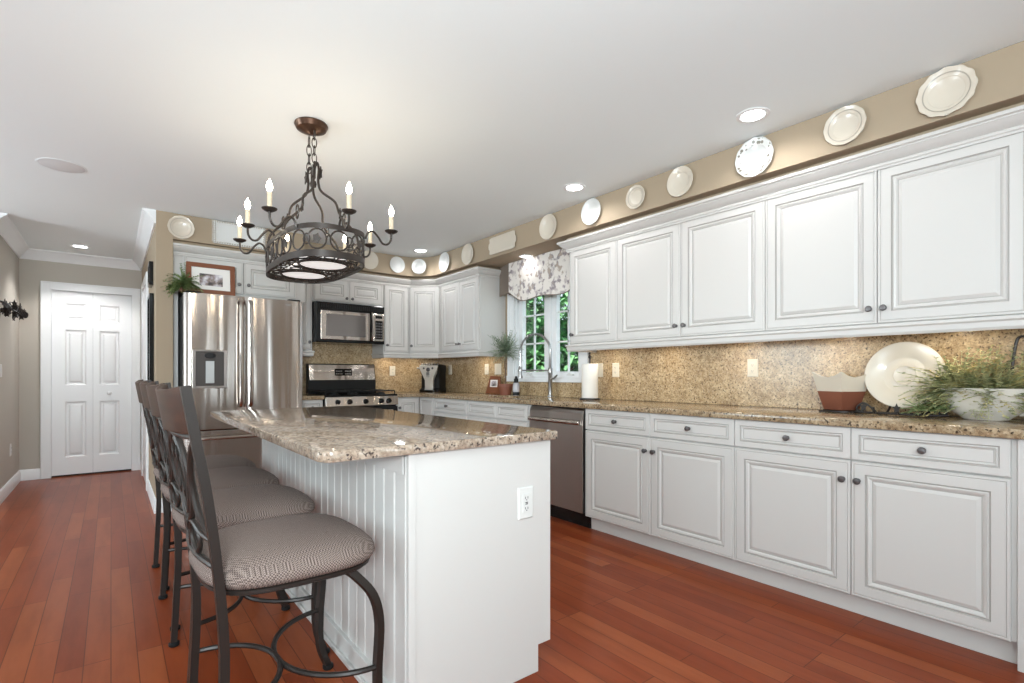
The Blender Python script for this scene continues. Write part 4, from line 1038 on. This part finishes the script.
# coffee machine
o = thing('coffee_machine', 'silver and black coffee machine in the far corner of the counter', 'coffee machine', (3.06, 5.46, CZ), -PI/4-.12)
b = MB()
def rrect(w, d0, d1, z, r=.03, n=4):
    out = []
    for cx, cy, a0 in ((-w+r, d0+r, PI), (w-r, d0+r, 1.5*PI), (w-r, d1-r, 0), (-w+r, d1-r, PI/2)):
        for k in range(n+1): a = a0+PI/2*k/n; out.append((cx+r*math.cos(a), cy+r*math.sin(a), z))
    return out
b.loops([rrect(.125, -.13, .14, 0), rrect(.128, -.13, .14, .02), rrect(.122, -.08, .14, .05), rrect(.120, -.08, .14, .22), rrect(.128, -.12, .14, .27), rrect(.125, -.12, .14, .315), rrect(.10, -.09, .12, .33)]); b.build('housing', M['blackm'], o, angle=40)
b = MB()
fr2 = [(.055, .02), (.048, .06), (.05, .14), (.075, .20), (.105, .26), (.115, .315)]
b.loops([[(-w_, -.125-.012*(z > .19), z), (w_, -.125-.012*(z > .19), z), (w_, -.075, z), (-w_, -.075, z)] for w_, z in fr2]); fa_ = b.build('front_fascia', mat('silver_plastic', (.74, .70, .64), .3, .35), o, bev=.004)
for x, z, r_ in ((0, .265, .024), (-.055, .28, .012), (.055, .28, .012)):
    b = MB(); b.M = Matrix.Translation((x, -.137, z)) @ Matrix.Rotation(PI/2, 4, 'X'); b.lathe([(r_, 0), (r_, .006), (r_*.7, .009), (.001, .009)], seg=18); b.build('button', M['knob'], fa_)
b = MB(); b.box(-.022, .022, -.150, -.137, .20, .235); b.tube([(-.012, -.145, .20), (-.012, -.145, .175)], .005, 8); b.tube([(.012, -.145, .20), (.012, -.145, .175)], .005, 8); b.build('spout', M['chrome'], o, bev=.002)
b = MB()
for i in range(-3, 4): b.lathe([(.012, .315), (.013, .33), (.008, .338), (.001, .34)], (i*.033, -.10+.004*abs(i), 0), seg=10)
b.build('cup_rail', M['chrome'], o)
b = MB(); b.loops([rrect(.10, -.175, -.09, 0, .02), rrect(.10, -.175, -.09, .022, .02)]); b.build('drip_tray', M['black'], o, bev=.002)
b = MB(); b.tube([(-.12, -.10, .28), (-.15, -.12, .285)], .012, 10); b.build('steam_knob', M['chrome'], o)
# plaque on the counter
o = thing('wooden_plaque', 'dark red wooden plaque with a small white picture beside the potted topiary', 'plaque', (3.205, 4.40, CZ), RW+.06)
TP = Matrix.Rotation(-.12, 4, 'X')
b = MB(); b.M = TP; b.loops([[(-.135, y, 0), (.115, y, 0), (.085, y, .185), (-.075, y, .195)] for y in (-.014, 0)]); b.build('board', M['redw'], o, smooth=False, bev=.003)
b = MB(); b.M = TP; b.box(-.062, .058, -.0165, -.0145, .072, .148); pc = b.build('picture', M['matb'], o, smooth=False)
b = MB(); b.M = TP; b.box(-.050, .046, -.0178, -.0166, .082, .138); b.build('photograph', M['photo'], pc, smooth=False)
# topiary
o = thing('topiary', 'feathery grey-green topiary in a terracotta pot left of the faucet', 'plant', (3.13, 4.10, CZ))
b = MB(); b.lathe([(.001, 0), (.052, 0), (.072, .085), (.080, .086), (.080, .112), (.070, .112), (.066, .09), (.001, .09)], seg=24); b.build('pot', M['terra'], o)
rn = random.Random(11)
b = MB(); b.tube(spline([(0, 0, .09), (.006, .004, .2), (-.004, .008, .3), (.0, .0, .42)], 5), .006, 7); b.tube(spline([(.004, .004, .09), (-.006, .0, .2), (.006, -.004, .3), (.01, .01, .42)], 5), .004, 6); b.build('trunk', M['stem'], o)
b = MB()
for k in range(110):
    a = rn.uniform(0, 2*PI); e = rn.uniform(-.5, 1.5); d = Vector((math.cos(a)*math.cos(e), math.sin(a)*math.cos(e), math.sin(e)))
    frond(b, (0, 0, .42+rn.uniform(-.03, .06)), d, rn.uniform(.10, .22), 8, .0065, .045, rn.uniform(-.3, .5), rn)
ff = b.build('foliage', M['leaf2'], o)
for v_ in ff.data.vertices: v_.co.x = min(v_.co.x, .135)
# soap dispenser
o = thing('soap_bottle', 'grey bottle with a black pump cap beside the terracotta pot', 'bottle', (3.13, 3.93, CZ))
b = MB(); b.lathe([(.001, 0), (.032, 0), (.034, .006), (.034, .10), (.028, .125), (.001, .125)], seg=20); b.build('bottle', mat('bottle_grey', (.45, .43, .45), .25), o)
b = MB(); b.lathe([(.022, .1255), (.022, .16), (.013, .17), (.011, .188), (.001, .19)], seg=18); b.build('cap', M['blackm'], o)
b = MB(); b.lathe([(.0345, .002), (.0345, .035)], seg=20, cap=False); b.build('dark_base_band', M['blackm'], o)
# paper towels
o = thing('paper_towel_holder', 'roll of white paper towels standing on a dark holder at the counter', 'paper towels', (3.10, 2.92, CZ))
b = MB(); b.lathe([(.001, 0), (.085, 0), (.085, .008), (.078, .012), (.001, .012)], seg=32); b.build('holder_base', M['iron'], o)
b = MB(); b.lathe([(.006, .012), (.006, .335), (.012, .34), (.014, .352), (.008, .362), (.006, .372), (.010, .38), (.001, .392)], seg=14); b.build('holder_post', M['iron'], o)
b = MB(); b.lathe([(.066, .0125), (.067, .014), (.067, .290), (.066, .2925), (.020, .2925), (.020, .0125)], seg=36, cap=False); b.loops([[(.067*math.cos(a), .067*math.sin(a), z) for a in (.6, .5, .4)]+[(.095*math.cos(.25), .095*math.sin(.25), z)] for z in (.014, .290)], False, False, closed=False); b.build('paper_roll', M['paper'], o)
# terracotta and cream bowl
o = thing('square_bowl', 'square bowl, cream glazed top with flared corners over a bare terracotta base', 'bowl', (3.115, 1.085, CZ+.013), -.42)
def sq(h, z, flare=0, r=.2, n=4):
    out = []
    for i in range(4):
        for k in range(n):
            t_ = k/n; a0 = PI/4+i*PI/2; p = Vector((math.cos(a0), math.sin(a0)))*h*1.35; q = Vector((math.cos(a0+PI/2), math.sin(a0+PI/2)))*h*1.35
            c = p.lerp(q, t_); e = abs(2*t_-1)**2; c = c*(1+.10*flare*e) if True else c
            out.append((c.x, c.y, z+flare*.030*e))
    return out
b = MB(); b.loops([sq(.055, 0), sq(.060, .006), sq(.082, .100), sq(.078, .100), sq(.053, .012)], True, True); b.build('base', M['terra'], o, angle=40)
b = MB(); b.loops([sq(.0825, .1005), sq(.086, .13, .3), sq(.091, .175, 1.0), sq(.087, .175, 1.0), sq(.081, .13, .3), sq(.077, .1005)], False, False); b.build('glazed_rim', M['cream'], o, angle=40)
def iron_stand(o, w, name='stand_scroll'):
    b = MB()
    for s in (-1, 1):
        b.tube(spline([(s*w, -.03, .006), (s*w*.8, -.05, .03), (s*w*.5, -.045, .012), (s*w*.25, -.05, .045), (0, -.05, .02)], 6), .005, 6)
        b.tube(spline([(s*w, .05, .006), (s*w, 0, .02), (s*w, -.03, .006)], 5), .005, 6)
        b.tube([(s*w*.6+.022*math.cos(2*PI*k/14), -.05, .045+.022*math.sin(2*PI*k/14)) for k in range(14)], .004, 5, closed=True)
    return b.build(name, M['iron'], o)
o = thing('iron_trivet', 'dark scrolled iron stand under the terracotta and cream bowl', 'stand', (3.115, 1.085, CZ))
b = MB()
for x0, y0, x1, y1 in ((-.08, -.08, .08, .08), (-.08, .08, .08, -.08)): b.tube([(x0, y0, .006), (x1, y1, .006)], .0055, 6)
b.tube([(.085*math.cos(2*PI*k/28), .085*math.sin(2*PI*k/28), .0065) for k in range(28)], .0055, 6, closed=True); b.build('frame', M['iron'], o)
# big cream platter on an easel
o = thing('round_platter', 'large round cream platter propped against the granite backsplash', 'platter', (3.135, .815, CZ+.028), RW)
b = MB(); b.M = Matrix.Rotation(-.20, 4, 'X') @ Matrix.Translation((0, 0, .173)) @ Matrix.Rotation(PI/2, 4, 'X')
r = .170
b.lathe([(.001, .0), (r*.45, 0), (r*.5, .003), (r*.96, .026), (r, .029), (r*.985, .032), (r*.93, .031), (r*.60, .013), (r*.56, .009), (r*.52, .0065), (r*.30, .006), (r*.28, .0085), (r*.26, .006), (.001, .006)], seg=56)
b.build('dish', M['cream'], o, angle=45)
o = thing('plate_easel', 'dark scrolled iron easel holding the large cream platter', 'plate stand', (3.13, .815, CZ), RW)
b = MB()
for s in (-1, 1):
    b.tube(spline([(s*.10, -.085, .038), (s*.10, -.075, .012), (s*.10, -.02, .006), (s*.09, .09, .006), (s*.05, .10, .12), (0, .105, .22)], 6), .0055, 7)
    b.tube(spline([(s*.10, -.04, .012), (s*.15, -.05, .055), (s*.185, -.05, .03), (s*.165, -.05, .012), (s*.15, -.05, .03)], 6), .005, 6)
    b.tube(spline([(s*.19, -.05, .012), (s*.14, -.05, .008), (0, -.055, .008)], 6), .0055, 6)
b.tube([(-.10, -.02, .008), (.10, -.02, .008)], .0055, 6)
b.build('frame', M['iron'], o)
for lx, ly in ((0, -.092), (-.15, -.062), (.15, -.062)): b = MB(); leafm(b, (lx, ly, .036), .026, 0); b.build('leaf_ornament', M['iron'], o)
b = MB(); b.tube([(0, -.055, .008), (0, -.088, .02)], .005, 6); b.build('leaf_stem', M['iron'], o)
# gravy boat bowl with greenery
o = thing('ceramic_planter', 'white footed ceramic planter shaped like a tureen at the near end of the counter', 'planter', (3.10, .50, CZ))
b = MB(); b.lathe([(.001, 0), (.085, 0), (.092, .006), (.10, .014), (.135, .035), (.160, .070), (.174, .115), (.180, .142), (.174, .142), (.15, .085), (.10, .03), (.001, .035)], seg=48, sx=.62, sy=.90); b.build('bowl', M['pcream'], o, angle=50)
b = MB(); b.tube(spline([(0, -.140, .10), (0, -.165, .085), (0, -.172, .060), (0, -.150, .035), (0, -.11, .030)], 6), .009, 8); b.build('handle', M['pcream'], o)
o = thing('leafy_arrangement', 'feathery olive and yellow greenery spilling from the white planter', 'plant', (3.10, .52, CZ+.06))
rn = random.Random(21); b = MB(); b2 = MB()
for k in range(380):
    a = rn.uniform(0, 2*PI); e = rn.uniform(-.15, 1.15)
    d = Vector((math.cos(a)*math.cos(e)*.55-.15, math.sin(a)*math.cos(e)*1.15+.10, math.sin(e)*1.05))
    tgt = b2 if rn.random() < .28 else b
    frond(tgt, (rn.uniform(-.05, .05), rn.uniform(-.10, .12), rn.uniform(.03, .08)), d, rn.uniform(.12, .235), 9, .012, .028, rn.uniform(.1, 1.2), rn)
f1 = b.build('foliage', M['leaf3'], o); f2 = b2.build('yellow_sprigs', M['leaf4'], o)
for ff in (f1, f2):
    for v_ in ff.data.vertices: v_.co.x = min(v_.co.x, .165); v_.co.z = max(v_.co.z, -.055) if v_.co.x > -.40 else v_.co.z
o = thing('trailing_greenery', 'dark green trailing sprigs lying on the counter between platter and planter', 'plant', (3.02, .68, CZ+.02))
b = MB()
for k in range(34):
    a = rn.uniform(0, 2*PI); d = Vector((math.cos(a)*.6, math.sin(a), rn.uniform(.1, .9)))
    frond(b, (rn.uniform(-.03, .03), rn.uniform(-.05, .05), 0.012), d, rn.uniform(.05, .10), 6, .007, .022, rn.uniform(.2, .9), rn)
ff = b.build('foliage', M['leaf'], o)
for v_ in ff.data.vertices:
    if v_.co.z < -.018: v_.co.z = -.018
# iron scroll behind the planter
o = thing('iron_scroll_stand', 'dark iron stand rising behind the greenery at the right picture edge', 'stand', (3.23, .40, CZ), RW)
b = MB(); b.tube(spline([(-.05, 0, .006), (-.035, .01, .2), (-.02, .02, .35), (0, .02, .38)], 6), .006, 7); b.tube(spline([(.05, 0, .006), (.035, .01, .2), (.02, .02, .35), (0, .02, .38)], 6), .006, 7); b.tube([(-.052, 0, .03), (.052, 0, .03)], .005, 6); b.build('frame', M['iron'], o)

# ------------------------------------------------------------------ hallway wall pieces
o = thing('iron_wall_rack', 'dark wrought iron leaf rack mounted on the left hallway wall', 'wall rack', (XHL, 6.50, 1.70), PI/2)
b = MB(); b.tube([(-.36, -.03, .02), (.36, -.03, .02)], .007, 7)
for i in range(8):
    x = -.33+i*.094; b.tube(spline([(x, -.002, .05), (x, -.05, .03), (x+.01, -.10, -.03), (x+.01, -.12, -.01), (x+.01, -.115, .02)], 5), .006, 6)
b.build('hook_rail', M['iron'], o)
rn = random.Random(2)
for i in range(30): b = MB(); leafm(b, (rn.uniform(-.36, .36), rn.uniform(-.10, -.02), rn.uniform(-.05, .06)), rn.uniform(.026, .05), rn.uniform(0, PI)); b.build('leaf_ornament', M['iron'], o)
def wall_frame(label, y, z, hw, hh, m_='black', dep=.03):
    o = thing('picture_frame', label, 'picture frame', (XP-.001, y, z), RW)
    b = MB()
    for q in ((-hw, hw, -hh, -hh+.03), (-hw, hw, hh-.03, hh), (-hw, -hw+.03, -hh+.03, hh-.03), (hw-.03, hw, -hh+.03, hh-.03)): b.box(q[0], q[1], -dep, 0, q[2], q[3])
    b.build('frame', M[m_], o, smooth=False, bev=.002)
    b = MB(); b.box(-hw+.03, hw-.03, -.012, -.001, -hh+.03, hh-.03); b.build('glass_front', M['glassd'], o, smooth=False)
    return o
wall_frame('tall black frame on the hall side of the partition wall', 5.42, 1.30, .17, .50)
wall_frame('small black frame above the tall one on the partition wall', 5.42, 1.98, .10, .10)

# ------------------------------------------------------------------ outside the kitchen window
g = MB().box(XW+.3, 30, -8, 30, -.35, -.3).build('ground', M['lawn'], smooth=False); struct(g)
def leafmesh(seed, rx, ry, rz, n, ls):
    b = MB(); rn = random.Random(seed)
    for k in range(n):
        while True:
            p = Vector((rn.uniform(-1, 1), rn.uniform(-1, 1), rn.uniform(-1, 1)))
            if .25 < p.length < 1: break
        p = Vector((p.x*rx, p.y*ry, p.z*rz)); d = Vector((rn.uniform(-1, 1), rn.uniform(-1, 1), rn.uniform(-.9, .5)))
        leafcard(b, p, d, ls*rn.uniform(.7, 1.3), ls*.32)
    return b
tr0 = thing('garden_tree', '', 'tree', group='garden trees outside the kitchen window')
b = leafmesh(1, 1.3, 1.3, 2.0, 7000, .17); cr = b.build('foliage', M['treel'], tr0, smooth=False); cr.location = (0, 0, 1.75)
b = MB(); b.tube([(0, 0, 0), (.03, .02, 1.0), (-.02, 0, 2.6)], [.12, .09, .04], 9); b.build('trunk', M['trunk'], tr0)
tl_ = ['leafy green tree seen through the left window sash', 'leafy green tree seen between the two window sashes', 'leafy green tree seen through the right window sash', 'leafy green tree farther back, behind the nearest trees on the left', 'leafy green tree farther back, behind the nearest trees on the right']
for i, (x, y) in enumerate(((6.9, 9.1), (7.9, 8.0), (8.6, 6.7), (8.7, 11.2), (10.6, 9.4))):
    o = tr0 if i == 0 else copy_tree(tr0); o.location = (x, y, -.3); o.rotation_euler = (0, 0, i*1.3); o['label'] = tl_[i]
